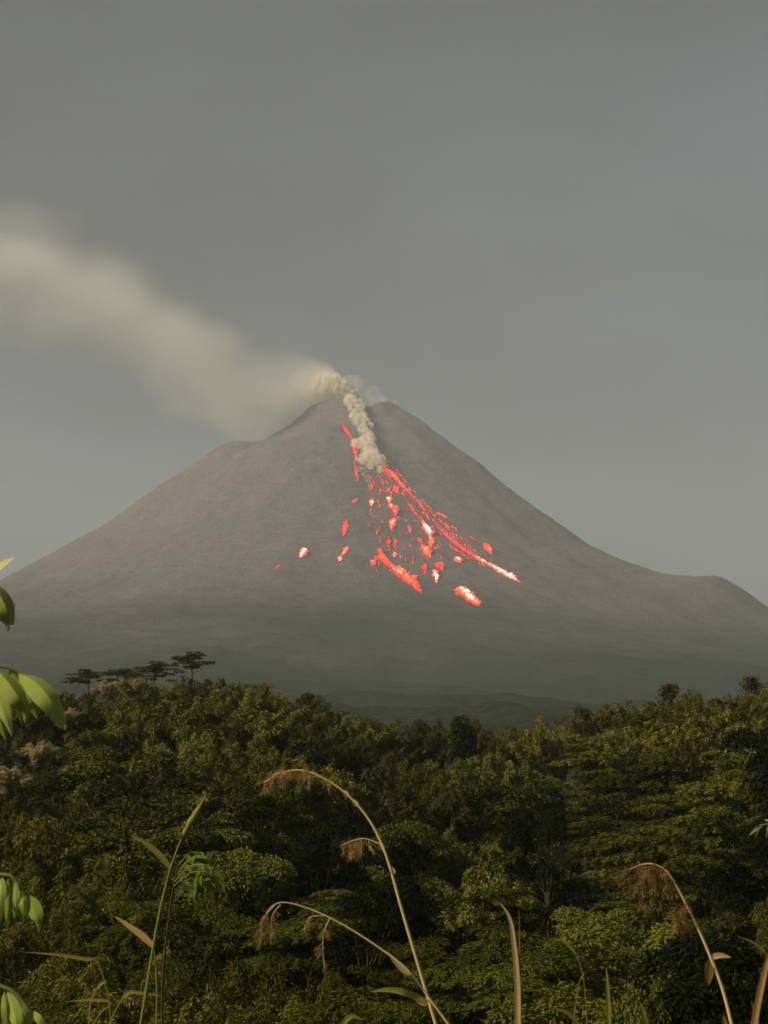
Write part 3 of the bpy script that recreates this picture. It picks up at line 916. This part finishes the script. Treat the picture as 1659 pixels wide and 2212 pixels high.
YP = 6900.0
plume_px = [(742, 838, 12), (725, 832, 28), (700, 838, 44), (660, 846, 58), (600, 874, 88), (545, 880, 108), (500, 858, 122), (400, 768, 132), (300, 708, 128), (200, 656, 132), (100, 620, 132), (0, 592, 134), (-150, 552, 150), (-400, 490, 180)]
PO = at(742, 838, YP)
pl = []
for u, v, hw in plume_px:
    q = at(u, v, YP) - PO
    pl.append((-q.x, q.z, hw / F * YP))
XL = pl[-1][0]; ZL = 1600.0; RL = 500.0
def plume_mat():
    m, n, l = new_mat('ash_plume')
    out = n.new('ShaderNodeOutputMaterial')
    pv = n.new('ShaderNodeVolumePrincipled')
    pv.inputs['Color'].default_value = (0.99, 0.955, 0.86, 1)
    pv.inputs['Anisotropy'].default_value = 0.0
    tc = n.new('ShaderNodeTexCoord'); se = n.new('ShaderNodeSeparateXYZ')
    l.new(tc.outputs['Object'], se.inputs[0])
    def math_(op, a, b=None):
        k = n.new('ShaderNodeMath'); k.operation = op
        for i, q in enumerate((a, b)):
            if q is None: continue
            if isinstance(q, (int, float)): k.inputs[i].default_value = q
            else: l.new(q, k.inputs[i])
        return k.outputs[0]
    t = math_('DIVIDE', math_('MULTIPLY', se.outputs['X'], -1.0), XL)
    cz = curve_node(n, [(p[0] / XL, (p[1] + 200) / ZL) for p in pl])
    cr = curve_node(n, [(p[0] / XL, p[2] / RL) for p in pl])
    l.new(t, cz.inputs['Value']); l.new(t, cr.inputs['Value'])
    zc = math_('SUBTRACT', math_('MULTIPLY', cz.outputs[0], ZL), 200.0)
    rr = math_('MULTIPLY', cr.outputs[0], RL * 1.3)
    no = n.new('ShaderNodeTexNoise'); no.inputs['Scale'].default_value = 0.0036; no.inputs['Detail'].default_value = 4; no.inputs['Roughness'].default_value = 0.45
    mp = n.new('ShaderNodeMapping'); mp.inputs['Scale'].default_value = (0.6, 1, 1); mp.inputs['Rotation'].default_value = (0, math.radians(-35), 0)
    l.new(tc.outputs['Object'], mp.inputs['Vector']); l.new(mp.outputs[0], no.inputs['Vector'])
    wob = math_('MULTIPLY', math_('SUBTRACT', no.outputs['Fac'], 0.5), 1.5)
    dz = math_('DIVIDE', math_('SUBTRACT', se.outputs['Z'], zc), rr)
    dy = math_('DIVIDE', se.outputs['Y'], math_('MULTIPLY', rr, 1.0))
    d = math_('SQRT', math_('ADD', math_('MULTIPLY', dz, dz), math_('MULTIPLY', dy, dy)))
    d = math_('ADD', d, wob)
    r = n.new('ShaderNodeMapRange'); r.interpolation_type = 'SMOOTHSTEP'
    r.inputs['From Min'].default_value = 1.0; r.inputs['From Max'].default_value = -0.05
    r.inputs['To Min'].default_value = 0.0; r.inputs['To Max'].default_value = 1.0
    l.new(d, r.inputs['Value'])
    # total optical depth stays about constant, so density falls as the plume widens
    den = math_('DIVIDE', 1.9, math_('ADD', rr, 25.0))
    boost = n.new('ShaderNodeMapRange'); boost.interpolation_type = 'SMOOTHSTEP'
    boost.inputs['From Min'].default_value = 0.0; boost.inputs['From Max'].default_value = 0.3
    boost.inputs['To Min'].default_value = 2.6; boost.inputs['To Max'].default_value = 0.8
    l.new(t, boost.inputs['Value'])
    den = math_('MULTIPLY', den, boost.outputs['Result'])
    den = math_('MULTIPLY', den, r.outputs['Result'])
    l.new(den, pv.inputs['Density'])
    l.new(pv.outputs[0], out.inputs['Volume'])
    return m
prof = []
xs = np.linspace(0, XL, 40)
pa = np.array(pl)
zc = np.interp(xs, pa[:, 0], pa[:, 1]); rr = np.interp(xs, pa[:, 0], pa[:, 2]) * 1.5 + 6
V, Fc = [], []
ns = 20
for i in range(len(xs)):
    for j in range(ns):
        a = 2 * math.pi * j / ns
        V.append((-xs[i], math.cos(a) * rr[i], zc[i] + math.sin(a) * rr[i]))
for i in range(len(xs) - 1):
    for j in range(ns):
        Fc.append((i * ns + j, i * ns + (j + 1) % ns, (i + 1) * ns + (j + 1) % ns, (i + 1) * ns + j))
me = bpy.data.meshes.new('smoke_plume')
me.from_pydata(V, [], Fc + [tuple(range(ns))[::-1], tuple((len(xs) - 1) * ns + j for j in range(ns))])
bm_ = bmesh.new(); bm_.from_mesh(me); bmesh.ops.recalc_face_normals(bm_, faces=bm_.faces); bm_.to_mesh(me); bm_.free()
plume = link('smoke_plume', me, plume_mat()); plume.location = PO
tag(plume, 'wide pale plume of smoke drifting left from the crater', 'smoke')

def blob_volume(name, spheres, dens, color, noise_scale, thr, label, voxel, disp):
    """cauliflower-like closed hull from overlapping balls, filled with smoke"""
    bm = bmesh.new()
    org = Vector(spheres[0][0])
    for c, r_ in spheres:
        bmesh.ops.create_icosphere(bm, subdivisions=3, radius=r_, matrix=Matrix.Translation(Vector(c) - org))
    me = bpy.data.meshes.new(name); bm.to_mesh(me); bm.free()
    o = bpy.data.objects.new(name, me); col.objects.link(o); o.location = org
    rm = o.modifiers.new('remesh', 'REMESH'); rm.mode = 'VOXEL'; rm.voxel_size = voxel
    tx = bpy.data.textures.new(name, 'CLOUDS'); tx.noise_scale = disp * 2.2; tx.noise_depth = 3
    dm = o.modifiers.new('displace', 'DISPLACE'); dm.texture = tx; dm.strength = disp; dm.mid_level = 0.5
    dm.texture_coords = 'LOCAL'
    dg = bpy.context.evaluated_depsgraph_get()
    me2 = bpy.data.meshes.new_from_object(o.evaluated_get(dg))
    o.modifiers.clear(); o.data = me2
    m, n, l = new_mat(name)
    out = n.new('ShaderNodeOutputMaterial'); pv = n.new('ShaderNodeVolumePrincipled')
    pv.inputs['Color'].default_value = (*color, 1)
    pv.inputs['Anisotropy'].default_value = 0.0
    if noise_scale:
        tc = n.new('ShaderNodeTexCoord')
        no = n.new('ShaderNodeTexNoise'); no.inputs['Scale'].default_value = noise_scale; no.inputs['Detail'].default_value = 3
        l.new(tc.outputs['Object'], no.inputs['Vector'])
        r = n.new('ShaderNodeMapRange'); r.inputs['From Min'].default_value = thr[0]; r.inputs['From Max'].default_value = thr[1]
        r.inputs['To Max'].default_value = dens; r.interpolation_type = 'SMOOTHSTEP'
        l.new(no.outputs['Fac'], r.inputs['Value']); l.new(r.outputs['Result'], pv.inputs['Density'])
    else:
        pv.inputs['Density'].default_value = dens
    l.new(pv.outputs[0], out.inputs['Volume'])
    me2.materials.clear(); me2.materials.append(m)
    tag(o, label, 'smoke')
    return o

def cloud_chain(path, seed, per, jit, rmin, rmax, lift):
    R = np.random.RandomState(seed); S = []
    P = np.array(path, float)
    seg = np.r_[0, np.cumsum(np.hypot(*np.diff(P[:, :2], axis=0).T))]
    n = int(seg[-1] / per)
    for s in np.linspace(0, seg[-1], n):
        cx, cy_, w = (np.interp(s, seg, P[:, k]) for k in range(3))
        for _ in range(2):
            u, v = c2(cx + R.normal() * w * jit, cy_ + R.normal() * w * jit * 0.6)
            q = on_slope(u, v) or at(u, v, 6850)
            r_ = R.uniform(rmin, rmax) * w / 60
            q = q + Vector((0, -0.5, 0.55)) * r_ * lift
            S.append((tuple(q), r_))
    return S
S = cloud_chain([(345, 250, 70), (400, 232, 80), (465, 250, 74), (520, 295, 64), (560, 350, 54), (560, 410, 54), (600, 455, 50), (615, 515, 48), (605, 580, 70), (640, 625, 90), (670, 665, 80), (690, 700, 40)], 31, 6, 0.33, 12, 26, 0.6)
blob_volume('ash_cloud', S, 0.11, (1.0, 0.935, 0.79), 0.05, (0.38, 0.66), 'billowing cream ash cloud rolling down the gully from the crater', 2.0, 9.0)
S = cloud_chain([(560, 620, 44), (585, 680, 48), (610, 740, 36), (640, 805, 22)], 33, 10, 0.3, 10, 18, 0.5)
blob_volume('ash_veil', S, 0.04, (1.0, 0.91, 0.75), 0.05, (0.38, 0.66), 'thin ragged ash veil hanging under the billowing ash cloud', 2.5, 5.0)
S = cloud_chain([(330, 300, 80), (430, 250, 80), (540, 235, 70), (620, 275, 66), (690, 310, 54), (760, 335, 34)], 35, 20, 0.25, 24, 36, 0.2)
blob_volume('smoke_wisp', S, 0.014, (0.94, 0.88, 0.74), 0.02, (0.35, 0.65), 'thin veil of smoke over the crater rim', 4.0, 6.0)

# ------------------------------------------------------------------ foreground plants
def smooth_path(pts, n):
    """Catmull-Rom through the points"""
    P = [np.array(list(p), float) for p in pts]
    P = [2 * P[0] - P[1]] + P + [2 * P[-1] - P[-2]]
    out = []
    segs = len(P) - 3
    for t in np.linspace(0, segs - 1e-6, n):
        i = int(t); f = t - i
        a, b, c, d = P[i:i + 4]
        out.append(0.5 * ((2 * b) + (-a + c) * f + (2 * a - 5 * b + 4 * c - d) * f * f + (-a + 3 * b - 3 * c + d) * f ** 3))
    return np.array(out)

def px_path(pts, n=40):
    """pts: (u, v, Y)"""
    return smooth_path([at(*p) for p in pts], n)

def to_ground(P, lean=0.0):
    """continue a stem from its first point down to the soil"""
    p = P[0]
    d = P[0] - P[min(6, len(P) - 1)]
    d = d / (np.linalg.norm(d) + 1e-9)
    g = float(ground_h(p[0], p[1]))
    ext = np.linspace(1, 0, 8, endpoint=False)
    h = p[2] - g
    k = h / max(0.25, -d[2])
    base = np.array([p[0] + d[0] * k * 0.4, p[1] + d[1] * k * 0.4, 0.0])
    base[2] = float(ground_h(base[0], base[1]))
    E = [p + (base - p) * e + np.array([d[0] * k * 0.25, 0, 0]) * e * (1 - e) for e in ext]
    return np.concatenate([np.array(E), P])

def stalk(parent, name, P, r0, r1, mat):
    o = tubes(name, [(P - np.array(parent.location), np.linspace(r0, r1, len(P)))], 7)
    return link(name, o, mat, parent)

def blade(parent, name, P, wid, mat, tint=(1, 1, 1), fold=0.25, face=(0, -1, 0.25), shape=None):
    """flat tapering grass or leaf blade along P, folded at the midrib"""
    n = len(P)
    P = np.asarray(P, float)
    tan = np.gradient(P, axis=0); tan /= np.linalg.norm(tan, axis=1, keepdims=True) + 1e-9
    nor = np.array(face, float)[None] * np.ones((n, 1))
    side = np.cross(tan, nor); side /= np.linalg.norm(side, axis=1, keepdims=True) + 1e-9
    nn = np.cross(side, tan)
    t = np.linspace(0, 1, n)
    w = wid * 0.5 * (shape(t) if shape else np.minimum(1, 0.55 + t * 2) * (1 - t ** 3) + 0.01)
    V = np.stack([P - side * w[:, None] + nn * (w * fold)[:, None], P - side * (w * .5)[:, None] + nn * (w * fold * .42)[:, None], P, P,
                  P + side * (w * .5)[:, None] + nn * (w * fold * .42)[:, None], P + side * w[:, None] + nn * (w * fold)[:, None]], 1)
    i = np.arange(n * 6).reshape(n, 6)
    fc = np.concatenate([np.stack([i[:-1, a], i[:-1, a + 1], i[1:, a + 1], i[1:, a]], -1) for a in (0, 1, 3, 4)])
    me = mesh_np(name, V.reshape(-1, 3) - np.array(parent.location), fc, smooth=True, face_attr=np.full(len(fc), 0.5))
    o = link(name, me, mat, parent)
    o.color = (*tint, 1)
    return o

def panicle(parent, name, P, n, spread, hang, L, W, mat, tint=(1, 1, 1), seed=0, grow=None):
    """loose feathery seed head: thin spikelets on branchlets hanging off the stem"""
    R = np.random.RandomState(seed)
    P = np.asarray(P, float)
    m = len(P)
    nb = max(6, n // 26)
    parts = []
    for b in range(nb):
        t = R.rand() * (m - 1.001); i = int(t); f = t - i
        o = P[i] * (1 - f) + P[i + 1] * f
        g = grow(t / (m - 1)) if grow else 1.0
        d = rdir(R, 1)[0] * np.array([1, .8, .6]) * spread * g + np.array([-0.25 * spread, 0, -hang * g * R.uniform(.5, 1.2)])
        k = n // nb
        s = R.rand(k, 1) ** 0.8
        bend = np.array([0, 0, -hang * 0.35]) * s ** 2
        Q = o + d * s + bend + R.normal(size=(k, 3)) * spread * 0.06
        parts.append((Q, d / (np.linalg.norm(d) + 1e-9) + R.normal(size=(k, 3)) * 0.5, R.normal(size=(k, 3)), R.uniform(.6, 1.3, k) * L, R.uniform(.7, 1.2, k) * W))
    me = leaves(name, parts, R)
    co = np.empty(len(me.vertices) * 3, np.float32); me.vertices.foreach_get('co', co)
    co = co.reshape(-1, 3) - np.array(parent.location, np.float32)
    me.vertices.foreach_set('co', co.ravel())
    o = link(name, me, mat, parent); o.color = (*tint, 1)
    return o

def grass_root(name, P, label):
    o = empty(name, tuple(P[0])); tag(o, label, 'grass', 'grass stalks in the foreground'); return o

D = 2.6
# 1 tallest tan plume
P = to_ground(px_path([(948, 2235, D), (905, 2090, D), (868, 1965, D), (835, 1850, D), (800, 1775, D), (752, 1718, D), (700, 1682, D), (650, 1664, D), (600, 1672, D), (572, 1690, D)], 60))
g = grass_root('tall_grass', P, 'tallest golden grass stalk arching left with a feathery tan seed head')
stalk(g, 'stem', P, 0.0034, 0.0009, M['straw'])
panicle(g, 'seed_head', P[-20:], 1100, 0.024, 0.012, 0.010, 0.0009, M['spike'], seed=1)
Q = px_path([(818, 1822, D), (790, 1812, D), (765, 1815, D), (738, 1826, D)], 14)
stalk(g, 'side_branch', Q, 0.0012, 0.0005, M['straw'])
panicle(g, 'side_tuft', Q[3:], 360, 0.014, 0.02, 0.011, 0.0011, M['spike'], seed=2)
for k, (u, v) in enumerate([(745, 1712), (765, 1732), (822, 1826), (845, 1878)]):
    q = px_path([(u + 6, v + 10, D), (u, v, D), (u - 4, v - 4, D)], 6)
    blade(g, 'node_sheath', q, 0.010, M['blade_dry'], fold=0.6)
# 2 lower arching stalk
D2 = 2.45
P = to_ground(px_path([(985, 2235, D2), (930, 2160, D2), (880, 2095, D2), (820, 2048, D2), (745, 2000, D2), (680, 1968, D2), (620, 1950, D2), (590, 1956, D2), (572, 1978, D2)], 56))
g = grass_root('bent_grass', P, 'lower grass stalk arching left with dangling tan tufts')
stalk(g, 'stem', P, 0.0022, 0.0006, M['straw'])
for k, (u0, v0, u1, v1, n_) in enumerate([(592, 1957, 562, 2040, 420), (606, 1954, 585, 2030, 260), (712, 1984, 700, 2090, 380), (700, 1978, 655, 2010, 160)]):
    q = px_path([(u0, v0, D2), ((u0 + u1) / 2 - 8, (v0 + v1) / 2 - 12, D2), (u1, v1, D2)], 16)
    tb_ = stalk(g, 'tuft_branch', q, 0.0008, 0.0004, M['straw'])
    panicle(g, 'tuft', q[3:], n_, 0.008, 0.008, 0.008, 0.0008, M['spike'], seed=10 + k, tint=(.8, .78, .7)).parent = tb_
blade(g, 'sheath', px_path([(886, 2106, D2), (862, 2085, D2), (835, 2055, D2)], 12), 0.011, M['blade_dry'], fold=0.5)
blade(g, 'leaf', px_path([(925, 2166, D2), (880, 2146, D2), (840, 2138, D2), (798, 2142, D2)], 16), 0.011, M['blade_green'])
blade(g, 'leaf', px_path([(922, 2170, D2), (905, 2162, D2), (893, 2152, D2)], 10), 0.008, M['blade_dry'])
# 3 right stalk
D3 = 2.5
P = to_ground(px_path([(1586, 2235, D3), (1562, 2140, D3), (1535, 2068, D3), (1510, 2010, D3), (1478, 1945, D3), (1448, 1892, D3), (1425, 1872, D3), (1395, 1866, D3), (1360, 1878, D3)], 54))
g = grass_root('brown_grass', P, 'brown grass stalk on the right with a bushy drooping seed head')
stalk(g, 'stem', P, 0.0034, 0.0009, M['straw'])
panicle(g, 'seed_head', P[-16:], 1300, 0.042, 0.034, 0.010, 0.0009, M['spike'], seed=21, tint=(.62, .55, .45))
panicle(g, 'tuft', px_path([(1478, 1946, D3), (1462, 1962, D3), (1452, 1985, D3)], 10), 420, 0.018, 0.02, 0.011, 0.0011, M['spike'], seed=22, tint=(.7, .62, .45))
blade(g, 'node_leaf', px_path([(1534, 2068, D3), (1555, 2064, D3), (1580, 2068, D3)], 10), 0.010, M['blade_dry'])
blade(g, 'sheath', px_path([(1536, 2072, D3), (1532, 2100, D3), (1530, 2130, D3)], 10), 0.018, M['blade_dry'], tint=(.35, .3, .22))
# 4 green stalk on the left
D4 = 2.3
P = to_ground(px_path([(300, 2235, D4), (316, 2140, D4), (331, 2045, D4), (345, 1970, D4), (358, 1915, D4), (368, 1876, D4), (388, 1822, D4), (402, 1790, D4)], 50))
g = grass_root('green_grass', P, 'upright green grass stalk on the left with a narrow closed seed spike')
stalk(g, 'stem', P, 0.0025, 0.0012, M['greenstem'])
Q = px_path([(388, 1822, D4), (405, 1788, D4), (425, 1755, D4), (446, 1718, D4)], 20)
panicle(g, 'seed_spike', Q, 260, 0.004, -0.006, 0.009, 0.0014, M['blade_green'], seed=31, tint=(1.2, 1.1, .9))
tq = np.linspace(0, 1, len(Q))
rq = 0.0012 + 0.0042 * np.sin(np.pi * np.clip(tq, 0, 1)) ** 1.3 * (0.85 + 0.3 * rs.rand(len(Q)))
link('spike_axis', tubes('spike_axis', [(Q - np.array(g.location), rq)], 7), M['greenstem'], g)
blade(g, 'leaf', px_path([(368, 1876, D4), (345, 1848, D4), (318, 1824, D4), (282, 1803, D4)], 16), 0.010, M['blade_green'])
blade(g, 'dry_leaf', px_path([(331, 2045, D4), (308, 2022, D4), (278, 2000, D4), (247, 1978, D4)], 14), 0.010, M['blade_dry'], tint=(1.1, .95, .85))
# 5 second thin stem beside it
P = to_ground(px_path([(337, 2235, D4 + .1), (339, 2150, D4 + .1), (336, 2080, D4 + .1), (330, 2030, D4 + .1)], 24))
g = grass_root('thin_grass', P, 'thin second stem close to the right of the green stalk')
stalk(g, 'stem', P, 0.0018, 0.0008, M['greenstem'])
# single blades
def single_blade(pts, wid, mat, label, tint=(1, 1, 1), name='grass_blade', foot=0.0):
    P = to_ground(px_path(pts, 30))
    g = grass_root(name, P, label)
    blade(g, 'blade', P, wid, mat, tint=tint, shape=lambda t: (0.3 + 0.7 * sstep(foot, foot + 0.12, t)) * (1 - t ** 4) + 0.01)
    return g
single_blade([(1118, 2235, 2.2), (1117, 2130, 2.2), (1111, 2050, 2.2), (1101, 1985, 2.2), (1079, 1948, 2.2)], 0.0085, M['blade_dry'], 'pale straw blade bending left at its tip, standing in the middle right')
single_blade([(1123, 2235, 2.3), (1122, 2100, 2.3), (1121, 1958, 2.3)], 0.0045, M['blade_green'], 'thin straight blade right behind the pale straw blade', (.8, .7, .55))
single_blade([(1316, 2235, 2.4), (1313, 2150, 2.4), (1309, 2085, 2.4)], 0.0075, M['blade_green'], 'short straight green blade left of the black hollow')
single_blade([(226, 2235, 2.3), (250, 2180, 2.3), (274, 2146, 2.3), (305, 2145, 2.3), (352, 2152, 2.3)], 0.0075, M['blade_green'], 'green blade sharply bent to the right across the green stalk', (1.05, 1, .9), foot=.5)
single_blade([(1624, 2235, 2.2), (1640, 2150, 2.2), (1655, 2085, 2.2), (1668, 2040, 2.2)], 0.010, M['blade_dry'], 'brown stem leaning right at the lower right edge', (.75, .65, .5))
single_blade([(1640, 2235, 2.25), (1633, 2200, 2.25), (1622, 2160, 2.25)], 0.006, M['blade_green'], 'small green blade at the lower right corner', (.7, .7, .6))
single_blade([(1571, 2235, 2.3), (1566, 2210, 2.3), (1562, 2192, 2.3)], 0.008, M['blade_green'], 'stubby green tip beside the foot of the brown stalk', (.8, .8, .7))
single_blade([(1402, 2235, 2.35), (1390, 2190, 2.35), (1383, 2165, 2.35)], 0.008, M['blade_green'], 'green blade tip in the black hollow at the bottom', (.8, .8, .7))
single_blade([(190, 2235, 2.4), (215, 2190, 2.4), (240, 2166, 2.4), (195, 2160, 2.4), (140, 2164, 2.4)], 0.007, M['blade_green'], 'green blade folded back to the left near the bottom left', foot=.62)
single_blade([(240, 2235, 2.5), (232, 2150, 2.5), (210, 2080, 2.5), (180, 2071, 2.5), (120, 2062, 2.5), (48, 2056, 2.5)], 0.008, M['blade_green'], 'long pale blade lying level over the lower left forest', (.95, .9, .8), foot=.55)
single_blade([(190, 2235, 2.45), (195, 2165, 2.45), (212, 2132, 2.45), (232, 2118, 2.45)], 0.008, M['blade_green'], 'short bright blade tip above the folded blade', (1.2, 1.2, .9), foot=.7)
single_blade([(1268, 2235, 2.6), (1262, 2130, 2.6), (1246, 2066, 2.6), (1224, 2040, 2.6), (1204, 2014, 2.6)], 0.006, M['blade_green'], 'thin green blade slanting left, right of the straw blade', (.95, .95, .85), foot=.6)
single_blade([(1235, 2235, 2.6), (1246, 2150, 2.6), (1252, 2120, 2.6), (1264, 2098, 2.6)], 0.006, M['blade_green'], 'small yellow-green blade slanting right', (1.15, 1.15, .6), foot=.75)
single_blade([(1260, 2250, 2.5), (1245, 2210, 2.5), (1222, 2186, 2.5), (1190, 2178, 2.5)], 0.008, M['blade_green'], 'curled green blade at the bottom right of the straw blade', (.7, .75, .5))
single_blade([(735, 2250, 2.5), (742, 2212, 2.5), (760, 2195, 2.5), (785, 2204, 2.5)], 0.010, M['blade_green'], 'pale curled blade at the bottom centre', (.8, .95, .9))
single_blade([(1690, 2235, 2.4), (1672, 2100, 2.4), (1640, 2045, 2.4), (1588, 2020, 2.4)], 0.006, M['blade_green'], 'thin blade reaching in from the right edge over the hollow', (.75, .75, .6), foot=.6)

# leafy sapling at the left edge, its trunk just out of the frame
DL = 2.0
base_x = at(-260, 1500, DL).x
sap = empty('leafy_sapling', (base_x, DL, float(ground_h(base_x, DL))))
tag(sap, 'sapling at the left edge with long drooping bright green leaves', 'sapling')
trunk_top = at(-250, 1120, DL)
TP = smooth_path([Vector(sap.location), at(-270, 2100, DL), at(-255, 1600, DL), trunk_top], 20)
stalk(sap, 'trunk', TP, 0.012, 0.006, M['twig'])
def lshape(t):
    t = np.clip(t, 0, 1)
    return 3.0 * t ** 0.65 * (1 - t) ** 1.05 + 0.004
def big_leaf(pts, wpx, tint=(1, 1, 1), fold=0.45, face=(0.25, -1, 0.5), Y=DL):
    P = px_path([(u, v, Y + dy) for u, v, dy in pts], 18)
    lf = blade(sap, 'leaf', P, wpx * 0.74 / F * Y, M['fresh'], tint=tint, fold=fold, face=face, shape=lshape)
    v0 = pts[0][1]
    lf.parent = BR[0 if v0 < 1350 else 1 if v0 < 1700 else 2 if v0 < 2050 else 3]
    return lf
BR = []
def branch(pts, r0=0.004, r1=0.0015):
    P = px_path(pts, 20); BR.append(stalk(sap, 'branch', P, r0, r1, M['twig']))
branch([(-256, 1400, DL), (-160, 1290, DL), (-90, 1262, DL), (-40, 1256, DL)])
branch([(-258, 1600, DL), (-150, 1470, DL), (-60, 1442, DL), (10, 1440, DL), (46, 1456, DL)])
branch([(-262, 2050, DL), (-150, 1920, DL), (-60, 1896, DL), (14, 1890, DL), (32, 1901, DL), (46, 1918, DL), (60, 1936, DL)], 0.004, 0.0016)
branch([(-268, 2250, DL), (-150, 2140, DL), (-60, 2118, DL), (8, 2133, DL), (38, 2150, DL), (58, 2178, DL), (75, 2192, DL), (100, 2222, DL)], 0.004, 0.0016)
big_leaf([(-42, 1256, 0), (-15, 1240, -.02), (12, 1218, -.03), (33, 1203, -.03)], 40, (1.9, 1.6, 2.4), .3, (-.5, -.8, .6))
big_leaf([(-45, 1250, 0), (-12, 1268, -.04), (12, 1310, -.06), (20, 1345, -.05), (16, 1366, -.04)], 70, (.75, .75, .7), -.8, (.4, -1, .3))
big_leaf([(-20, 1440, 0), (8, 1462, -.03), (36, 1500, -.05), (56, 1530, -.04), (53, 1562, -.03)], 60, (.85, .88, .75), -.9, (.35, -1, .3))
big_leaf([(40, 1455, 0), (72, 1470, -.03), (105, 1505, -.05), (130, 1548, -.04), (142, 1578, -.03)], 72, (.85, .95, .8), -.7, (.3, -1, .35))
big_leaf([(-30, 1448, 0), (-12, 1490, -.02), (10, 1545, -.03), (26, 1592, -.02)], 50, (1.2, 1.2, 1.3), -.4, (-.3, -1, .3))
big_leaf([(18, 1470, .03), (34, 1510, .03), (44, 1540, .03), (47, 1566, .03)], 36, (.4, .5, .5), .4, (.6, -1, .1))
big_leaf([(20, 1446, .05), (48, 1480, .04), (70, 1520, .03), (82, 1556, .03)], 48, (.55, .62, .5), -.6, (.4, -1, .2))
big_leaf([(-40, 1444, .04), (-20, 1500, .03), (2, 1560, .02), (12, 1600, .02)], 46, (.6, .7, .5), -.5, (.2, -1, .2))
for k, (pts, w, tn) in enumerate([
        ([(4, 1894, 0), (2, 1930, -.02), (-2, 1975, -.02), (-4, 2006, -.01)], 24, (.9, 1, .8)),
        ([(18, 1896, 0), (19, 1940, -.02), (17, 1980, -.03), (15, 2008, -.02)], 18, (.55, .65, .5)),
        ([(32, 1904, 0), (34, 1940, -.02), (32, 1970, -.02), (29, 1990, -.01)], 20, (.7, .8, .6)),
        ([(46, 1920, 0), (50, 1945, -.02), (52, 1970, -.02), (50, 1988, -.01)], 22, (1, 1.1, .9)),
        ([(56, 1934, 0), (70, 1958, -.02), (80, 1985, -.03), (85, 2014, -.02)], 36, (.62, .75, .55)),
        ([(10, 2142, 0), (14, 2180, -.02), (16, 2220, -.02), (14, 2255, -.02)], 26, (.7, .8, .6)),
        ([(16, 2142, 0), (28, 2180, -.02), (36, 2215, -.03), (38, 2260, -.02)], 34, (.95, 1, .85)),
        ([(34, 2150, 0), (52, 2185, -.02), (60, 2215, -.02), (62, 2255, -.02)], 26, (.65, .75, .55)),
        ([(60, 2182, 0), (80, 2198, -.02), (95, 2222, -.02), (100, 2250, -.01)], 18, (.9, 1, .7))]):
    big_leaf(pts, w * 1.2, tn, -.5, (.3 if k % 2 else -.2, -1, .35))

# young broad-leaved tree a little way down the slope
DS = 14.0
q0 = at(372, 1900, DS)
yb = empty('broad_leaf_shrub', (q0.x, DS, float(ground_h(q0.x, DS))))
tag(yb, 'bright green shrub with drooping pointed leaves right of the green stalk', 'shrub')
SP_ = smooth_path([Vector(yb.location), at(350, 2150, DS), at(368, 1960, DS), at(385, 1868, DS)], 20)
stalk(yb, 'trunk', SP_, 0.014, 0.008, M['bark'])
R = np.random.RandomState(8)
for k in range(9):
    a = (k + 0.5) / 9
    s0 = at(368 + 15 * a, 1960 - 90 * a, DS)
    tip = at(398 + 75 * (1 - abs(a - .45)) * (0.6 + .4 * R.rand()), 1835 + 95 * (1 - a) + R.normal() * 6, DS + R.normal() * .3)
    mid = (s0 + tip) / 2 + Vector((0, 0, 0.06))
    tp = smooth_path([s0, mid, tip], 10)
    br_ = stalk(yb, 'branch', tp, 0.006, 0.003, M['twig'])
    for j in range(5):
        f = 0.35 + 0.65 * j / 4
        b = Vector(tp[min(9, int(f * 9))])
        dirv = Vector((0.5 + R.normal() * .4, R.normal() * .4, -0.45 + R.normal() * .35)).normalized()
        L = R.uniform(0.12, 0.2)
        P = smooth_path([b, b + dirv * L * .55 + Vector((0, 0, .01)), b + dirv * L + Vector((0, 0, -.02))], 8)
        blade(yb, 'leaf', P, R.uniform(.045, .07), M['fresh'], tint=(.34, .42, .3), fold=.35, face=(-.3, -.6, 1), shape=lshape).parent = br_

# hanging twig at the right edge
DT = 7.0
q1 = at(1720, 1760, DT)
tw = empty('hanging_twig', (q1.x, DT, float(ground_h(q1.x, DT))))
tag(tw, 'thin twig with pale drooping leaves at the right edge', 'twig')
TPp = smooth_path([Vector(tw.location), at(1735, 2000, DT), at(1715, 1800, DT), at(1672, 1782, DT), at(1640, 1782, DT)], 24)
stalk(tw, 'stem', TPp, 0.012, 0.003, M['twig'])
for k, (a, b, w) in enumerate([((1648, 1782), (1617, 1806), 8), ((1642, 1783), (1630, 1812), 6), ((1660, 1782), (1655, 1815), 7), ((1668, 1783), (1650, 1770), 6)]):
    P = px_path([(*a, DT), ((a[0] + b[0]) / 2, (a[1] + b[1]) / 2 - 3, DT - .03), (*b, DT)], 8)
    blade(tw, 'leaf', P, w / F * DT, M['fresh'], tint=(.8, .75, .9), fold=.3, shape=lshape)

# ------------------------------------------------------------------ haze
bx = [(-15600, -5600, -66), (15600, 19000, 3300)]
V = [(bx[i][0], bx[j][1], bx[k][2]) for i in (0, 1) for j in (0, 1) for k in (0, 1)]
Fc = [(0, 1, 3, 2), (4, 6, 7, 5), (0, 4, 5, 1), (2, 3, 7, 6), (0, 2, 6, 4), (1, 5, 7, 3)]
me = bpy.data.meshes.new('haze'); me.from_pydata(V, [], Fc)
bm_ = bmesh.new(); bm_.from_mesh(me); bmesh.ops.recalc_face_normals(bm_, faces=bm_.faces); bm_.to_mesh(me); bm_.free()
m, n, l = new_mat('haze')
out = n.new('ShaderNodeOutputMaterial'); pv = n.new('ShaderNodeVolumePrincipled')
pv.inputs['Color'].default_value = (0.645, 0.71, 0.73, 1)
pv.inputs['Density'].default_value = 0.80e-4
l.new(pv.outputs[0], out.inputs['Volume'])
tag(link('haze', me, m), kind='stuff')
